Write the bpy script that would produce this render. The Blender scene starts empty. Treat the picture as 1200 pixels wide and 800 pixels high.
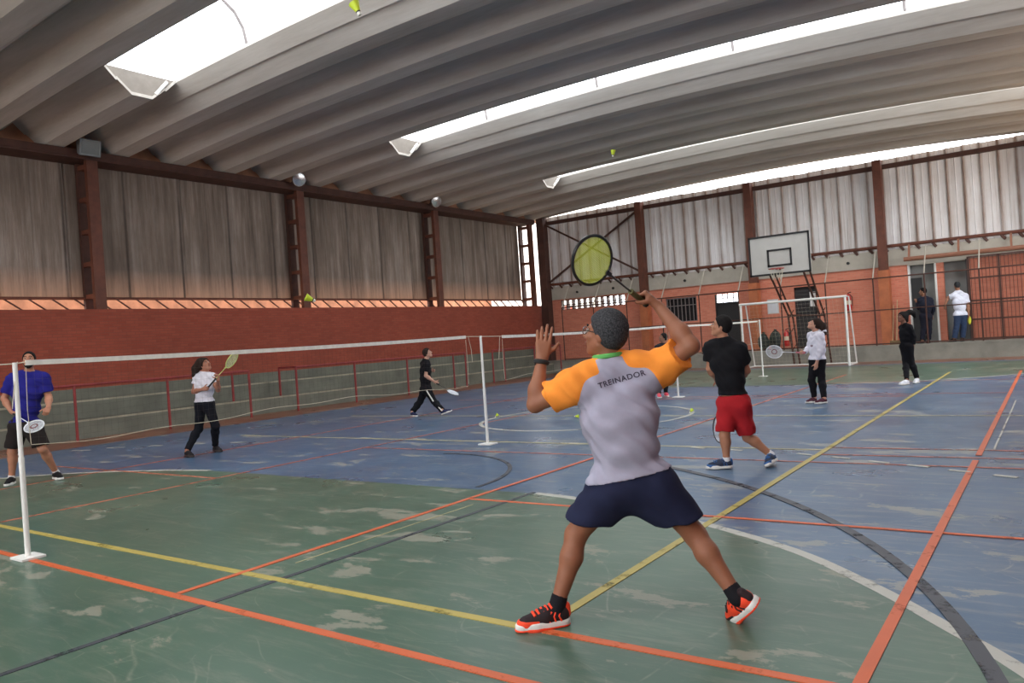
import bpy, math, random
import numpy as np
from mathutils import Vector, Matrix
from mathutils.bvhtree import BVHTree

random.seed(7)
SC = bpy.context.scene
COL = SC.collection
PI = math.pi

# ------------------------------------------------------------------ camera
# world: X to the right along the far wall, Y along the long side wall, Z up (metres)
FPX = 912.0
YAW, PITCH, ROLL = math.radians(35.405), math.radians(-0.119), math.radians(-3.90)
CAM_LOC = Vector((0.0, 0.0, 1.5))
_f = Vector((-math.sin(YAW) * math.cos(PITCH), math.cos(YAW) * math.cos(PITCH), math.sin(PITCH)))
_r = Vector((math.cos(YAW), math.sin(YAW), 0))
_u = _r.cross(_f)
_r2 = math.cos(ROLL) * _r + math.sin(ROLL) * _u
_u2 = -math.sin(ROLL) * _r + math.cos(ROLL) * _u
cam_data = bpy.data.cameras.new('camera')
cam_data.sensor_width = 36.0
cam_data.lens = FPX / 1200.0 * 36.0
cam_data.clip_start, cam_data.clip_end = 0.05, 300
cam = bpy.data.objects.new('camera', cam_data)
COL.objects.link(cam)
cam.matrix_world = Matrix(((_r2.x, _u2.x, -_f.x, CAM_LOC.x), (_r2.y, _u2.y, -_f.y, CAM_LOC.y),
                           (_r2.z, _u2.z, -_f.z, CAM_LOC.z), (0, 0, 0, 1)))
SC.camera = cam

# ------------------------------------------------------------------ sky (bright overcast) and exposure
world = bpy.data.worlds.new('overcast_sky')
SC.world = world
world.use_nodes = True
bg = world.node_tree.nodes['Background']
bg.inputs['Color'].default_value = (0.93, 0.965, 1.0, 1)
bg.inputs['Strength'].default_value = 8.2
SC.view_settings.view_transform = 'Standard'
SC.view_settings.look = 'None'
SC.view_settings.gamma = 1.0
SC.view_settings.use_curve_mapping = False
SC.view_settings.exposure = -0.24
SC.cycles.max_bounces = 8
SC.cycles.diffuse_bounces = 5
SC.cycles.transparent_max_bounces = 16

def portal(name, loc, sx, sy, direction):
    """light portal at an opening: guides the sampling of the sky, gives off no light of its own"""
    l = bpy.data.lights.new(name, 'AREA')
    l.shape = 'RECTANGLE'
    l.size, l.size_y = sx, sy
    l.cycles.is_portal = True
    o = bpy.data.objects.new(name, l)
    COL.objects.link(o)
    o.location = loc
    o.rotation_euler = Vector(direction).to_track_quat('-Z', 'Y').to_euler()
    o['kind'] = 'helper'
    return o

# ------------------------------------------------------------------ materials
def new_mat(name):
    m = bpy.data.materials.new(name)
    m.use_nodes = True
    return m, m.node_tree.nodes, m.node_tree.links, m.node_tree.nodes['Principled BSDF']

def rgba(c):
    return (c[0], c[1], c[2], 1)

def srgb(r, g, b):
    f = lambda v: (v / 255 / 12.92) if v / 255 <= 0.04045 else ((v / 255 + 0.055) / 1.055) ** 2.4
    return (f(r), f(g), f(b))

def coords(n, l, scale=(1, 1, 1), order=None):
    tc = n.new('ShaderNodeNewGeometry')
    src = tc.outputs['Position']
    if order:
        s = n.new('ShaderNodeSeparateXYZ'); c = n.new('ShaderNodeCombineXYZ')
        l.new(src, s.inputs[0])
        for i, a in enumerate(order):
            if a: l.new(s.outputs[a], c.inputs[i])
        src = c.outputs[0]
    mp = n.new('ShaderNodeMapping')
    mp.inputs['Scale'].default_value = scale
    l.new(src, mp.inputs['Vector'])
    return mp.outputs[0]

def noise(n, l, vec, scale, detail=4, rough=0.6, dist=0.0):
    t = n.new('ShaderNodeTexNoise')
    t.inputs['Scale'].default_value = scale
    t.inputs['Detail'].default_value = detail
    t.inputs['Roughness'].default_value = rough
    t.inputs['Distortion'].default_value = dist
    l.new(vec, t.inputs['Vector'])
    return t.outputs['Fac']

def ramp(n, l, fac, stops):
    r = n.new('ShaderNodeValToRGB')
    while len(r.color_ramp.elements) < len(stops): r.color_ramp.elements.new(0.5)
    for e, (p, c) in zip(r.color_ramp.elements, stops):
        e.position = p
        e.color = rgba(c) if not isinstance(c, (int, float)) else (c, c, c, 1)
    l.new(fac, r.inputs['Fac'])
    return r.outputs['Color']

def mix(n, l, fac, a, b, mode='MIX'):
    m = n.new('ShaderNodeMix'); m.data_type = 'RGBA'; m.blend_type = mode
    for sock, v in ((m.inputs['Factor'], fac), (m.inputs[6], a), (m.inputs[7], b)):
        if isinstance(v, (int, float)): sock.default_value = v
        elif isinstance(v, tuple): sock.default_value = rgba(v)
        else: l.new(v, sock)
    return m.outputs[2]

def bump(n, l, h, strength, dist, bsdf):
    b = n.new('ShaderNodeBump')
    b.inputs['Strength'].default_value = strength
    b.inputs['Distance'].default_value = dist
    l.new(h, b.inputs['Height']); l.new(b.outputs[0], bsdf.inputs['Normal'])

def plain(name, c, rough=0.6, var=0.12, scale=6.0, metal=0.0, bumpy=0.0, spec=0.5):
    m, n, l, p = new_mat(name)
    v = coords(n, l)
    f = noise(n, l, v, scale)
    a = tuple(max(0, x * (1 - var)) for x in c); b = tuple(min(1, x * (1 + var)) for x in c)
    l.new(ramp(n, l, f, [(0.3, a), (0.7, b)]), p.inputs['Base Color'])
    p.inputs['Roughness'].default_value = rough
    p.inputs['Metallic'].default_value = metal
    p.inputs['Specular IOR Level'].default_value = spec
    if bumpy: bump(n, l, noise(n, l, v, scale * 6), bumpy, 0.01, p)
    return m

def streaky(name, c_dark, c_mid, c_light, order, freq=5.0, rough=0.8, low_glow=None, rib=None):
    """vertically streaked weathered sheet; order puts the along-wall axis first and Z second.
    stain: (colour, z0, z1) warm glow from below, painted into the sheet colour; rib: (pitch, colour) dirt caught along the ribs"""
    m, n, l, p = new_mat(name)
    v = coords(n, l, (freq, 0.16, freq), order)
    f1 = noise(n, l, v, 1.0, 7, 0.75)
    f2 = noise(n, l, coords(n, l, (0.8, 0.35, 1), order), 1.1, 5, 0.65)
    c = ramp(n, l, f1, [(0.34, c_dark), (0.5, c_mid), (0.68, c_light)])
    c = mix(n, l, ramp(n, l, f2, [(0.35, 0.0), (0.7, 0.6)]), c, c_dark)
    oi = n.new('ShaderNodeObjectInfo'); c = mix(n, l, ramp(n, l, oi.outputs['Random'], [(0.0, 0.0), (1.0, 0.32)]), c, c_dark)
    sep = n.new('ShaderNodeSeparateXYZ'); l.new(coords(n, l, (1, 1, 1), order), sep.inputs[0])
    if low_glow:
        mr = n.new('ShaderNodeMapRange'); mr.inputs[1].default_value, mr.inputs[2].default_value = low_glow[1], low_glow[2]
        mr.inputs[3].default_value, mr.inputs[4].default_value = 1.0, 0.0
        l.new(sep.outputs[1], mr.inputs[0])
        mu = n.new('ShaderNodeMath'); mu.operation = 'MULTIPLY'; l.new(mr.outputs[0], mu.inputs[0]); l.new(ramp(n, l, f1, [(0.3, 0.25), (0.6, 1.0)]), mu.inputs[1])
        c = mix(n, l, mu.outputs[0], c, low_glow[0])
    if rib:
        d = n.new('ShaderNodeMath'); d.operation = 'PINGPONG'; d.inputs[1].default_value = rib[0] / 2; l.new(sep.outputs[0], d.inputs[0])
        mr = n.new('ShaderNodeMapRange'); mr.inputs[1].default_value, mr.inputs[2].default_value = 0.006, rib[2]
        mr.inputs[3].default_value, mr.inputs[4].default_value = 1.0, 0.0; l.new(d.outputs[0], mr.inputs[0])
        mu = n.new('ShaderNodeMath'); mu.operation = 'MULTIPLY'; l.new(mr.outputs[0], mu.inputs[0]); l.new(ramp(n, l, f2, [(0.3, 0.45), (0.65, 1.0)]), mu.inputs[1])
        c = mix(n, l, mu.outputs[0], c, rib[1])
    l.new(c, p.inputs['Base Color'])
    p.inputs['Roughness'].default_value = rough
    p.inputs['Specular IOR Level'].default_value = 0.2
    return m

def brick_mat(name, order, c1, c2, mortar, dirt, w=0.21, h=0.068):
    m, n, l, p = new_mat(name)
    v = coords(n, l, (1, 1, 1), order)
    b = n.new('ShaderNodeTexBrick')
    b.inputs['Color1'].default_value = rgba(c1); b.inputs['Color2'].default_value = rgba(c2)
    b.inputs['Mortar'].default_value = rgba(mortar)
    b.inputs['Scale'].default_value = 1.0
    b.inputs['Mortar Size'].default_value = 0.006
    b.inputs['Brick Width'].default_value = w; b.inputs['Row Height'].default_value = h
    l.new(v, b.inputs['Vector'])
    f = noise(n, l, v, 0.8, 6, 0.65)
    c = mix(n, l, ramp(n, l, f, [(0.4, 0.0), (0.75, 0.5)]), b.outputs['Color'], dirt)
    l.new(c, p.inputs['Base Color'])
    p.inputs['Roughness'].default_value = 0.75
    p.inputs['Specular IOR Level'].default_value = 0.25
    inv = n.new('ShaderNodeMath'); inv.operation = 'SUBTRACT'; inv.inputs[0].default_value = 1.0
    l.new(b.outputs['Fac'], inv.inputs[1])
    bump(n, l, inv.outputs[0], 0.5, 0.01, p)
    return m

def floor_paint(name, c, c2, worn, amount=0.5):
    """glossy painted concrete with scuffs that run across the court and bare worn patches"""
    m, n, l, p = new_mat(name)
    v = coords(n, l)
    base = ramp(n, l, noise(n, l, v, 0.5, 6, 0.62), [(0.3, c), (0.7, c2)])
    scuff = noise(n, l, coords(n, l, (1.0, 7.0, 1)), 1.5, 10, 0.78, 0.5)
    base = mix(n, l, ramp(n, l, scuff, [(0.50, 0.0), (0.78, 0.75 * amount)]), base, worn)
    fine = noise(n, l, coords(n, l, (4.0, 26.0, 1)), 1.2, 6, 0.7, 0.8)
    base = mix(n, l, ramp(n, l, fine, [(0.60, 0.0), (0.74, 0.45 * amount)]), base, worn)
    for sc_, seed, wd in ((1.1, 0.0, 0.008), (2.3, 7.3, 0.012), (0.7, 3.1, 0.006)):      # shoe scratches
        w_ = n.new('ShaderNodeMapping'); w_.inputs['Location'].default_value = (seed, seed * 0.7, 0); w_.inputs['Scale'].default_value = (0.7, 1.5, 1)
        ds = n.new('ShaderNodeTexNoise'); ds.inputs['Scale'].default_value = 0.6; l.new(v, ds.inputs['Vector'])
        va = n.new('ShaderNodeVectorMath'); va.operation = 'ADD'; l.new(v, va.inputs[0]); l.new(ds.outputs['Color'], va.inputs[1]); l.new(va.outputs[0], w_.inputs['Vector'])
        vo = n.new('ShaderNodeTexVoronoi'); vo.feature = 'DISTANCE_TO_EDGE'; vo.inputs['Scale'].default_value = sc_; l.new(w_.outputs[0], vo.inputs['Vector'])
        ln = ramp(n, l, vo.outputs['Distance'], [(0.0, 1.0), (wd, 0.0)])
        mk = ramp(n, l, noise(n, l, w_.outputs[0], 2.2, 6, 0.75), [(0.48, 0.0), (0.66, 0.6 * amount)])
        mu = n.new('ShaderNodeMath'); mu.operation = 'MULTIPLY'; l.new(ln, mu.inputs[0]); l.new(mk, mu.inputs[1])
        base = mix(n, l, mu.outputs[0], base, tuple(min(1, x * 1.25) for x in worn))
    big = noise(n, l, coords(n, l, (0.8, 1.7, 1)), 0.42, 3, 0.5)
    patch = noise(n, l, coords(n, l, (1.0, 2.2, 1)), 1.3, 12, 0.72, 0.3)
    ad = n.new('ShaderNodeMath'); ad.operation = 'MULTIPLY_ADD'; ad.inputs[1].default_value = 0.35
    l.new(big, ad.inputs[0]); l.new(patch, ad.inputs[2])
    pm = ramp(n, l, ad.outputs[0], [(0.795 - 0.035 * amount, 0.0), (0.815 - 0.035 * amount, 0.68)])
    base = mix(n, l, pm, base, worn)
    l.new(base, p.inputs['Base Color'])
    rr = ramp(n, l, noise(n, l, v, 0.9, 3, 0.5), [(0.3, 0.26), (0.7, 0.38)])
    l.new(mix(n, l, pm, rr, (0.42, 0.42, 0.42)), p.inputs['Roughness'])
    p.inputs['Specular IOR Level'].default_value = 0.5
    bump(n, l, noise(n, l, v, 10, 3, 0.5), 0.025, 0.01, p)
    return m

def line_paint(name, c, wear=0.5):
    """a painted line, scuffed through in places"""
    m, n, l, p = new_mat(name)
    v = coords(n, l)
    l.new(ramp(n, l, noise(n, l, v, 2.0), [(0.3, tuple(x * 0.85 for x in c)), (0.7, c)]), p.inputs['Base Color'])
    p.inputs['Roughness'].default_value = 0.45
    w = noise(n, l, coords(n, l, (1, 1, 1)), 5.0, 8, 0.72)
    f = ramp(n, l, w, [(max(0.0, wear - 0.16), 0.0), (wear + 0.02, 1.0)])
    tr = n.new('ShaderNodeBsdfTransparent'); ms = n.new('ShaderNodeMixShader')
    l.new(f, ms.inputs[0]); l.new(tr.outputs[0], ms.inputs[1]); l.new(p.outputs[0], ms.inputs[2])
    l.new(ms.outputs[0], n['Material Output'].inputs['Surface'])
    return m

def sheet_glass(name, c, clear=0.6):
    """thin milky roof sheet: part of the daylight goes straight through, part is scattered"""
    m, n, l, p = new_mat(name)
    t = n.new('ShaderNodeBsdfTranslucent'); t.inputs[0].default_value = rgba(c)
    tr = n.new('ShaderNodeBsdfTransparent'); tr.inputs[0].default_value = rgba(c)
    ms = n.new('ShaderNodeMixShader'); ms.inputs[0].default_value = clear
    l.new(t.outputs[0], ms.inputs[1]); l.new(tr.outputs[0], ms.inputs[2])
    l.new(ms.outputs[0], n['Material Output'].inputs['Surface'])
    return m

# ------------------------------------------------------------------ mesh helpers
class MB:
    """collects boxes, bars, tubes and prisms; build() links them as one mesh object"""
    def __init__(s): s.v, s.f = [], []
    def add(s, vs, fs):
        o = len(s.v); s.v += [tuple(x) for x in vs]; s.f += [tuple(i + o for i in f) for f in fs]
        return s
    def box(s, x0, x1, y0, y1, z0, z1):
        return s.add([(x0, y0, z0), (x1, y0, z0), (x1, y1, z0), (x0, y1, z0), (x0, y0, z1), (x1, y0, z1), (x1, y1, z1), (x0, y1, z1)],
                     [(0, 3, 2, 1), (4, 5, 6, 7), (0, 1, 5, 4), (1, 2, 6, 5), (2, 3, 7, 6), (3, 0, 4, 7)])
    def bar(s, a, b, w, h=None, up=(0, 0, 1)):
        a, b = Vector(a), Vector(b); d = (b - a).normalized(); h = h or w
        u = Vector(up)
        if abs(d.dot(u)) > 0.98: u = Vector((0, 1, 0))
        r = d.cross(u).normalized() * w / 2; t = r.cross(d).normalized() * h / 2
        vs = [p + i * r + j * t for p in (a, b) for i, j in ((-1, -1), (1, -1), (1, 1), (-1, 1))]
        return s.add(vs, [(0, 1, 2, 3), (7, 6, 5, 4), (0, 4, 5, 1), (1, 5, 6, 2), (2, 6, 7, 3), (3, 7, 4, 0)])
    def tube(s, pts, r, seg=8, closed=False, r_end=None):
        pts = [Vector(p) for p in pts]; n = len(pts); vs = []
        ref = None
        for i, p in enumerate(pts):
            if closed: d = pts[(i + 1) % n] - pts[i - 1]
            else: d = pts[min(i + 1, n - 1)] - pts[max(i - 1, 0)]
            d.normalize()
            if ref is None:
                ref = Vector((0, 0, 1)) if abs(d.z) < 0.9 else Vector((1, 0, 0))
            a = (ref - d * ref.dot(d)).normalized(); ref = a; b = d.cross(a)
            rr = r if r_end is None else r + (r_end - r) * i / (n - 1)
            vs += [p + (a * math.cos(2 * PI * k / seg) + b * math.sin(2 * PI * k / seg)) * rr for k in range(seg)]
        fs = []
        m = n if closed else n - 1
        for i in range(m):
            for k in range(seg):
                j = (i + 1) % n
                fs.append((i * seg + k, i * seg + (k + 1) % seg, j * seg + (k + 1) % seg, j * seg + k))
        if not closed:
            fs.append(tuple(range(seg - 1, -1, -1))); fs.append(tuple((n - 1) * seg + k for k in range(seg)))
        return s.add(vs, fs)
    def lathe(s, prof, o, axis, seg=16, cap=True):
        """profile [(radius, distance along axis)] turned about axis at o"""
        o, d = Vector(o), Vector(axis).normalized()
        a = d.orthogonal().normalized(); b = d.cross(a); vs, fs = [], []
        for r, h in prof:
            vs += [o + d * h + (a * math.cos(2 * PI * k / seg) + b * math.sin(2 * PI * k / seg)) * r for k in range(seg)]
        for i in range(len(prof) - 1):
            for k in range(seg):
                fs.append((i * seg + k, i * seg + (k + 1) % seg, (i + 1) * seg + (k + 1) % seg, (i + 1) * seg + k))
        if cap:
            fs.append(tuple(range(seg - 1, -1, -1))); fs.append(tuple((len(prof) - 1) * seg + k for k in range(seg)))
        return s.add(vs, fs)
    def poly(s, pts, z0, z1):
        """flat plate with outline pts (x, y)"""
        n = len(pts)
        return s.add([(x, y, z0) for x, y in pts] + [(x, y, z1) for x, y in pts],
                     [tuple(range(n - 1, -1, -1)), tuple(range(n, 2 * n))] + [(i, (i + 1) % n, n + (i + 1) % n, n + i) for i in range(n)])
    def ribbon(s, pts, w, z0, z1, closed=False):
        """a strip of width w along pts (x, y)"""
        n = len(pts); L, R_ = [], []
        for i, p in enumerate(pts):
            a = pts[i - 1] if (closed or i > 0) else pts[i]; b = pts[(i + 1) % n] if (closed or i < n - 1) else pts[i]
            dx, dy = b[0] - a[0], b[1] - a[1]; q = math.hypot(dx, dy); nx, ny = -dy / q * w / 2, dx / q * w / 2
            L.append((p[0] + nx, p[1] + ny)); R_.append((p[0] - nx, p[1] - ny))
        vs = [(x, y, z1) for x, y in L] + [(x, y, z1) for x, y in R_] + [(x, y, z0) for x, y in L] + [(x, y, z0) for x, y in R_]
        fs = []
        for i in range(n if closed else n - 1):
            j = (i + 1) % n
            fs += [(n + i, n + j, j, i), (i, j, 2 * n + j, 2 * n + i), (3 * n + i, 3 * n + j, n + j, n + i), (2 * n + i, 2 * n + j, 3 * n + j, 3 * n + i)]
        return s.add(vs, fs)
    def mesh(s, name):
        me = bpy.data.meshes.new(name); me.from_pydata(s.v, [], s.f); me.update(); return me
    def build(s, name, mat, parent=None, smooth=False):
        return link(name, s.mesh(name), mat, parent, smooth)

ORIGIN = {}
def attach(o, parent):
    if parent is not None:
        o.parent = parent
        o.matrix_parent_inverse = Matrix.Translation(-Vector(parent.location))

def link(name, me, mat, parent=None, smooth=False):
    o = bpy.data.objects.new(name, me)
    if mat is not None and not me.materials: me.materials.append(mat)
    if smooth:
        me.polygons.foreach_set('use_smooth', [True] * len(me.polygons)); me.set_sharp_from_angle(angle=math.radians(40))
    COL.objects.link(o)
    attach(o, parent)
    return o

def empty(name, loc):
    o = bpy.data.objects.new(name, None); o.empty_display_size = 0.1
    o.location = loc; COL.objects.link(o); return o

def tag(o, label=None, cat=None, group=None, kind=None):
    if label: o['label'] = label
    if cat: o['category'] = cat
    if group: o['group'] = group
    if kind: o['kind'] = kind
    return o

def struct(o, label=None, cat=None):
    return tag(o, label, cat, kind='structure')

def holed_wall(u0, u1, z0, z1, t0, t1, holes, axis):
    """wall slab with rectangular openings; u runs along the wall, t through it"""
    us = sorted({u0, u1} | {h[0] for h in holes} | {h[1] for h in holes})
    zs = sorted({z0, z1} | {h[2] for h in holes} | {h[3] for h in holes})
    solid = lambda i, j: 0 <= i < len(us) - 1 and 0 <= j < len(zs) - 1 and not any(
        h[0] <= (us[i] + us[i + 1]) / 2 <= h[1] and h[2] <= (zs[j] + zs[j + 1]) / 2 <= h[3] for h in holes)
    m = MB()
    P = (lambda u, t, z: (u, t, z)) if axis == 'X' else (lambda u, t, z: (t, u, z))
    def quad(a, b, c, d): m.add([a, b, c, d], [(0, 1, 2, 3)])
    for i in range(len(us) - 1):
        for j in range(len(zs) - 1):
            if not solid(i, j): continue
            a, b, c, d = us[i], us[i + 1], zs[j], zs[j + 1]
            quad(P(a, t0, c), P(b, t0, c), P(b, t0, d), P(a, t0, d)); quad(P(b, t1, c), P(a, t1, c), P(a, t1, d), P(b, t1, d))
            if not solid(i - 1, j): quad(P(a, t0, c), P(a, t0, d), P(a, t1, d), P(a, t1, c))
            if not solid(i + 1, j): quad(P(b, t0, c), P(b, t1, c), P(b, t1, d), P(b, t0, d))
            if not solid(i, j - 1): quad(P(a, t0, c), P(a, t1, c), P(b, t1, c), P(b, t0, c))
            if not solid(i, j + 1): quad(P(a, t0, d), P(b, t0, d), P(b, t1, d), P(a, t1, d))
    return m

# ================================================================== palette
M = {}
M['green'] = floor_paint('green_floor_paint', srgb(62, 90, 76), srgb(82, 108, 90), srgb(146, 142, 126), 0.8)
M['blue'] = floor_paint('blue_floor_paint', srgb(52, 84, 116), srgb(80, 108, 136), srgb(156, 154, 142), 0.9)
M['red_strip'] = floor_paint('red_brown_apron_paint', srgb(112, 66, 50), srgb(138, 88, 66), srgb(150, 130, 110), 0.4)
M['yellow_line'] = line_paint('yellow_line_paint', srgb(180, 162, 82), 0.42)
M['pale_line'] = line_paint('faded_yellow_line_paint', srgb(188, 178, 136), 0.44)
M['orange_line'] = line_paint('orange_line_paint', srgb(208, 98, 52), 0.40)
M['faded_orange'] = line_paint('faded_orange_line_paint', srgb(196, 112, 84), 0.50)
M['white_line'] = line_paint('white_line_paint', srgb(190, 188, 178), 0.44)
M['black_line'] = line_paint('black_line_paint', srgb(62, 64, 72), 0.46)
M['concrete'] = plain('grey_green_concrete', srgb(104, 104, 92), 0.85, 0.22, 1.6, bumpy=0.3)
M['nosing'] = plain('worn_step_edge', srgb(150, 144, 124), 0.8, 0.25, 3.0)
M['kerb'] = plain('platform_concrete', srgb(132, 130, 120), 0.85, 0.2, 2.0, bumpy=0.3)
M['band'] = plain('grey_lintel_concrete', srgb(176, 168, 154), 0.85, 0.12, 2.0)
def roof_mat(name, c_dark, c_mid, c_light):
    m, n, l, p = new_mat(name)
    f = noise(n, l, coords(n, l, (0.22, 2.4, 2.4)), 1.0, 8, 0.7); f2 = noise(n, l, coords(n, l), 0.45, 4, 0.6); f3 = noise(n, l, coords(n, l, (0.5, 9, 9)), 1.3, 6, 0.75)
    c = ramp(n, l, f, [(0.33, c_dark), (0.5, c_mid), (0.68, c_light)])
    c = mix(n, l, ramp(n, l, f3, [(0.60, 0.0), (0.78, 0.35)]), c, tuple(x * 0.55 for x in c_dark))
    l.new(mix(n, l, ramp(n, l, f2, [(0.4, 0.0), (0.7, 0.4)]), c, c_dark), p.inputs['Base Color'])
    p.inputs['Roughness'].default_value = 0.9; p.inputs['Specular IOR Level'].default_value = 0.15
    return m
M['roof'] = roof_mat('bare_roof_concrete', srgb(164, 157, 148), srgb(180, 173, 165), srgb(194, 189, 182))
M['roof_in'] = plain('beam_end_plate', srgb(118, 110, 102), 0.9, 0.15, 4)
M['infill'] = plain('brown_infill_plate', srgb(150, 108, 84), 0.9, 0.2, 3)
M['steel'] = plain('rust_red_steel', srgb(98, 54, 38), 0.7, 0.25, 4.0)
M['steel_dark'] = plain('dark_brown_steel', srgb(74, 44, 34), 0.75, 0.25, 4.0)
M['column'] = plain('orange_brown_column_paint', srgb(178, 102, 64), 0.65, 0.2, 3.0)
M['pipe'] = plain('brown_pipe_paint', srgb(140, 92, 70), 0.7)
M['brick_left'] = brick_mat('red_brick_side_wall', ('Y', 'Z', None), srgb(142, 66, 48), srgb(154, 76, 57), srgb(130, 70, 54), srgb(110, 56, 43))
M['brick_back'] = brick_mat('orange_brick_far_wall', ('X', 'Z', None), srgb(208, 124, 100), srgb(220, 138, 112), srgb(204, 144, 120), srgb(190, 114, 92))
M['panel_left'] = streaky('weathered_grey_brown_sheet', srgb(96, 84, 74), srgb(144, 128, 115), srgb(186, 172, 160), ('Y', 'Z', None), 3.0, low_glow=(srgb(206, 160, 130), 3.15, 3.9), rib=(1.485, srgb(70, 60, 54), 0.05))  # warm tint at the sheet bottoms paints in the glow above the slot
M['panel_back'] = streaky('stained_white_metal_sheet', srgb(190, 178, 170), srgb(236, 233, 232), srgb(246, 245, 246), ('X', 'Z', None), 5.0, rib=(0.47, srgb(128, 100, 82), 0.075))
M['sheet'] = sheet_glass('milky_skylight_sheet', (0.95, 0.97, 0.98), 0.5)
M['purlin'] = plain('grey_skylight_bar', srgb(120, 112, 110), 0.7)
M['white_paint'] = plain('white_painted_steel', srgb(226, 224, 218), 0.5, 0.06, 8)
M['rail_red'] = plain('dark_red_rail_paint', srgb(132, 44, 42), 0.55, 0.2, 8)
M['dark'] = plain('near_black_paint', srgb(34, 32, 32), 0.6)
M['dark_door'] = plain('dark_grey_door_leaf', srgb(52, 48, 48), 0.6)
M['grey_wall'] = plain('pale_grey_plaster', srgb(150, 150, 146), 0.85, 0.1, 2)
M['white_wall'] = plain('white_render', srgb(226, 224, 220), 0.9, 0.05, 1)
M['terracotta'] = plain('terracotta_neighbour_wall', srgb(146, 98, 72), 0.9, 0.3, 2)
M['ground'] = plain('outdoor_ground', srgb(200, 172, 140), 0.95)
M['frost'] = sheet_glass('milky_window_pane', (0.95, 0.97, 1.0), 0.5)
M['glass_dark'] = plain('dark_window_glass', srgb(40, 40, 42), 0.2)

LX, BY = -18.3, 28.4          # inner faces of the long side wall and of the far wall
KY, KH = 27.2, 0.5            # platform edge and height
RX, FY = 3.0, -6.0            # wall beside and behind the viewer
def zroof(x): return 6.93 - (0.0036 if x < -8.3 else 0.0046) * (x + 8.3) ** 2

# ================================================================== floor
floor = MB().box(LX - 0.3, RX + 0.2, FY - 0.2, 30.5, -0.2, 0.0).build('floor', M['blue'])
struct(floor, 'glossy worn blue painted sports hall floor with coloured court lines', 'floor')
MB().poly([(-17.3, FY), (-15.62, FY), (-15.62, 25.75), (1.9, 25.75), (1.9, KY), (-17.3, KY)], 0.0, 0.004).build('apron', M['red_strip'], floor)

right_edge = [(-4.2, 6.2), (-3.84, 6.14), (-3.28, 5.99), (-2.32, 5.62), (-1.52, 5.15), (-0.95, 4.62), (-0.57, 4.19), (-0.21, 3.75),
              (0.12, 3.2), (0.42, 2.5), (0.62, 1.7), (0.7, 0.8), (0.7, -0.4)]
def smooth_path(p, n=6):
    out = []
    for i in range(len(p) - 1):
        a, b, c, d = p[max(i - 1, 0)], p[i], p[i + 1], p[min(i + 2, len(p) - 1)]
        for k in range(n):
            t = k / n
            out.append(tuple(0.5 * (2 * b[j] + (c[j] - a[j]) * t + (2 * a[j] - 5 * b[j] + 4 * c[j] - d[j]) * t * t + (3 * b[j] - a[j] - 3 * c[j] + d[j]) * t ** 3) for j in (0, 1)))
    return out + [p[-1]]
right_edge = smooth_path(right_edge)
left_edge = [(-13.8 - x, y) for x, y in right_edge]          # mirrored about the middle of the hall
def zone(flip):
    g = (lambda p: (p[0], 24.8 - p[1])) if flip else (lambda p: p)
    out = [g(p) for p in right_edge[::-1]] + [g(p) for p in left_edge]
    if flip: out = out[::-1]
    MB().poly(out, 0.0, 0.003).build('goal_area', M['green'], floor)
    MB().ribbon([g(p) for p in right_edge], 0.08, 0.003, 0.005).build('court_line', M['white_line'], floor)
    MB().ribbon([g(p) for p in left_edge], 0.08, 0.003, 0.005).build('court_line', M['white_line'], floor)
zone(False); zone(True)
MB().ribbon([(-4.25, 6.21), (-3.8, 6.15)], 0.07, 0.004, 0.006).build('court_line', M['white_line'], floor)

def line(a, b, w, mat, z=0.006): MB().ribbon([a, b], w, 0.003, z).build('court_line', M[mat], floor)
def arc(cx, cy, r, a0, a1, w, mat, z=0.0065, n=40):
    p = [(cx + r * math.cos(math.radians(a0 + (a1 - a0) * i / n)), cy + r * math.sin(math.radians(a0 + (a1 - a0) * i / n))) for i in range(n + 1)]
    full = abs(a1 - a0) >= 360
    MB().ribbon(p[:-1] if full else p, w, 0.003, z, full).build('court_line', M[mat], floor)
# volleyball court (yellow)
line((-2.29, 3.33), (-2.33, 21.45), 0.06, 'yellow_line', 0.007)
line((-11.45, 3.33), (-11.42, 21.4), 0.05, 'faded_orange')
line((-11.5, 3.29), (-2.29, 3.28), 0.06, 'yellow_line', 0.007)
line((-13.5, 12.42), (1.9, 12.6), 0.05, 'pale_line')
line((-13.2, 9.24), (-2.3, 9.26), 0.05, 'pale_line')
line((-11.4, 15.5), (-2.35, 15.55), 0.05, 'faded_orange')
# badminton courts (orange)
line((-13.4, 2.84), (-1.9, 2.74), 0.055, 'orange_line', 0.0075)
line((-1.9, 2.74), (1.9, 2.70), 0.055, 'orange_line', 0.0075)
line((-2.25, 3.28), (1.9, 3.30), 0.055, 'orange_line', 0.0075)
line((-0.74, -0.5), (-0.79, 8.85), 0.055, 'orange_line', 0.008)
line((-0.79, 9.15), (-0.88, 21.3), 0.055, 'orange_line', 0.008)
line((-0.68, 9.56), (-0.70, 14.6), 0.02, 'white_line', 0.006)
line((-4.78, 2.8), (-4.74, 8.9), 0.05, 'orange_line', 0.0072)
line((-4.74, 8.9), (-4.71, 21.5), 0.05, 'faded_orange', 0.0072)
line((-8.93, 2.8), (-8.86, 6.6), 0.05, 'faded_orange')
line((-8.86, 6.6), (-8.8, 15.5), 0.045, 'faded_orange')
line((-4.74, 5.80), (1.9, 5.97), 0.04, 'orange_line', 0.0072)
line((-13.2, 5.75), (-8.9, 5.82), 0.045, 'faded_orange')
for y in (8.42, 9.0, 9.5): line((-8.9 if y < 9 else -2.3, y - 0.05), (1.9, y + 0.08), 0.035, 'faded_orange')
line((-13.2, 15.9), (-0.8, 15.95), 0.035, 'faded_orange')
line((-4.7, 18.8), (0.8, 18.9), 0.035, 'faded_orange')
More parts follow.
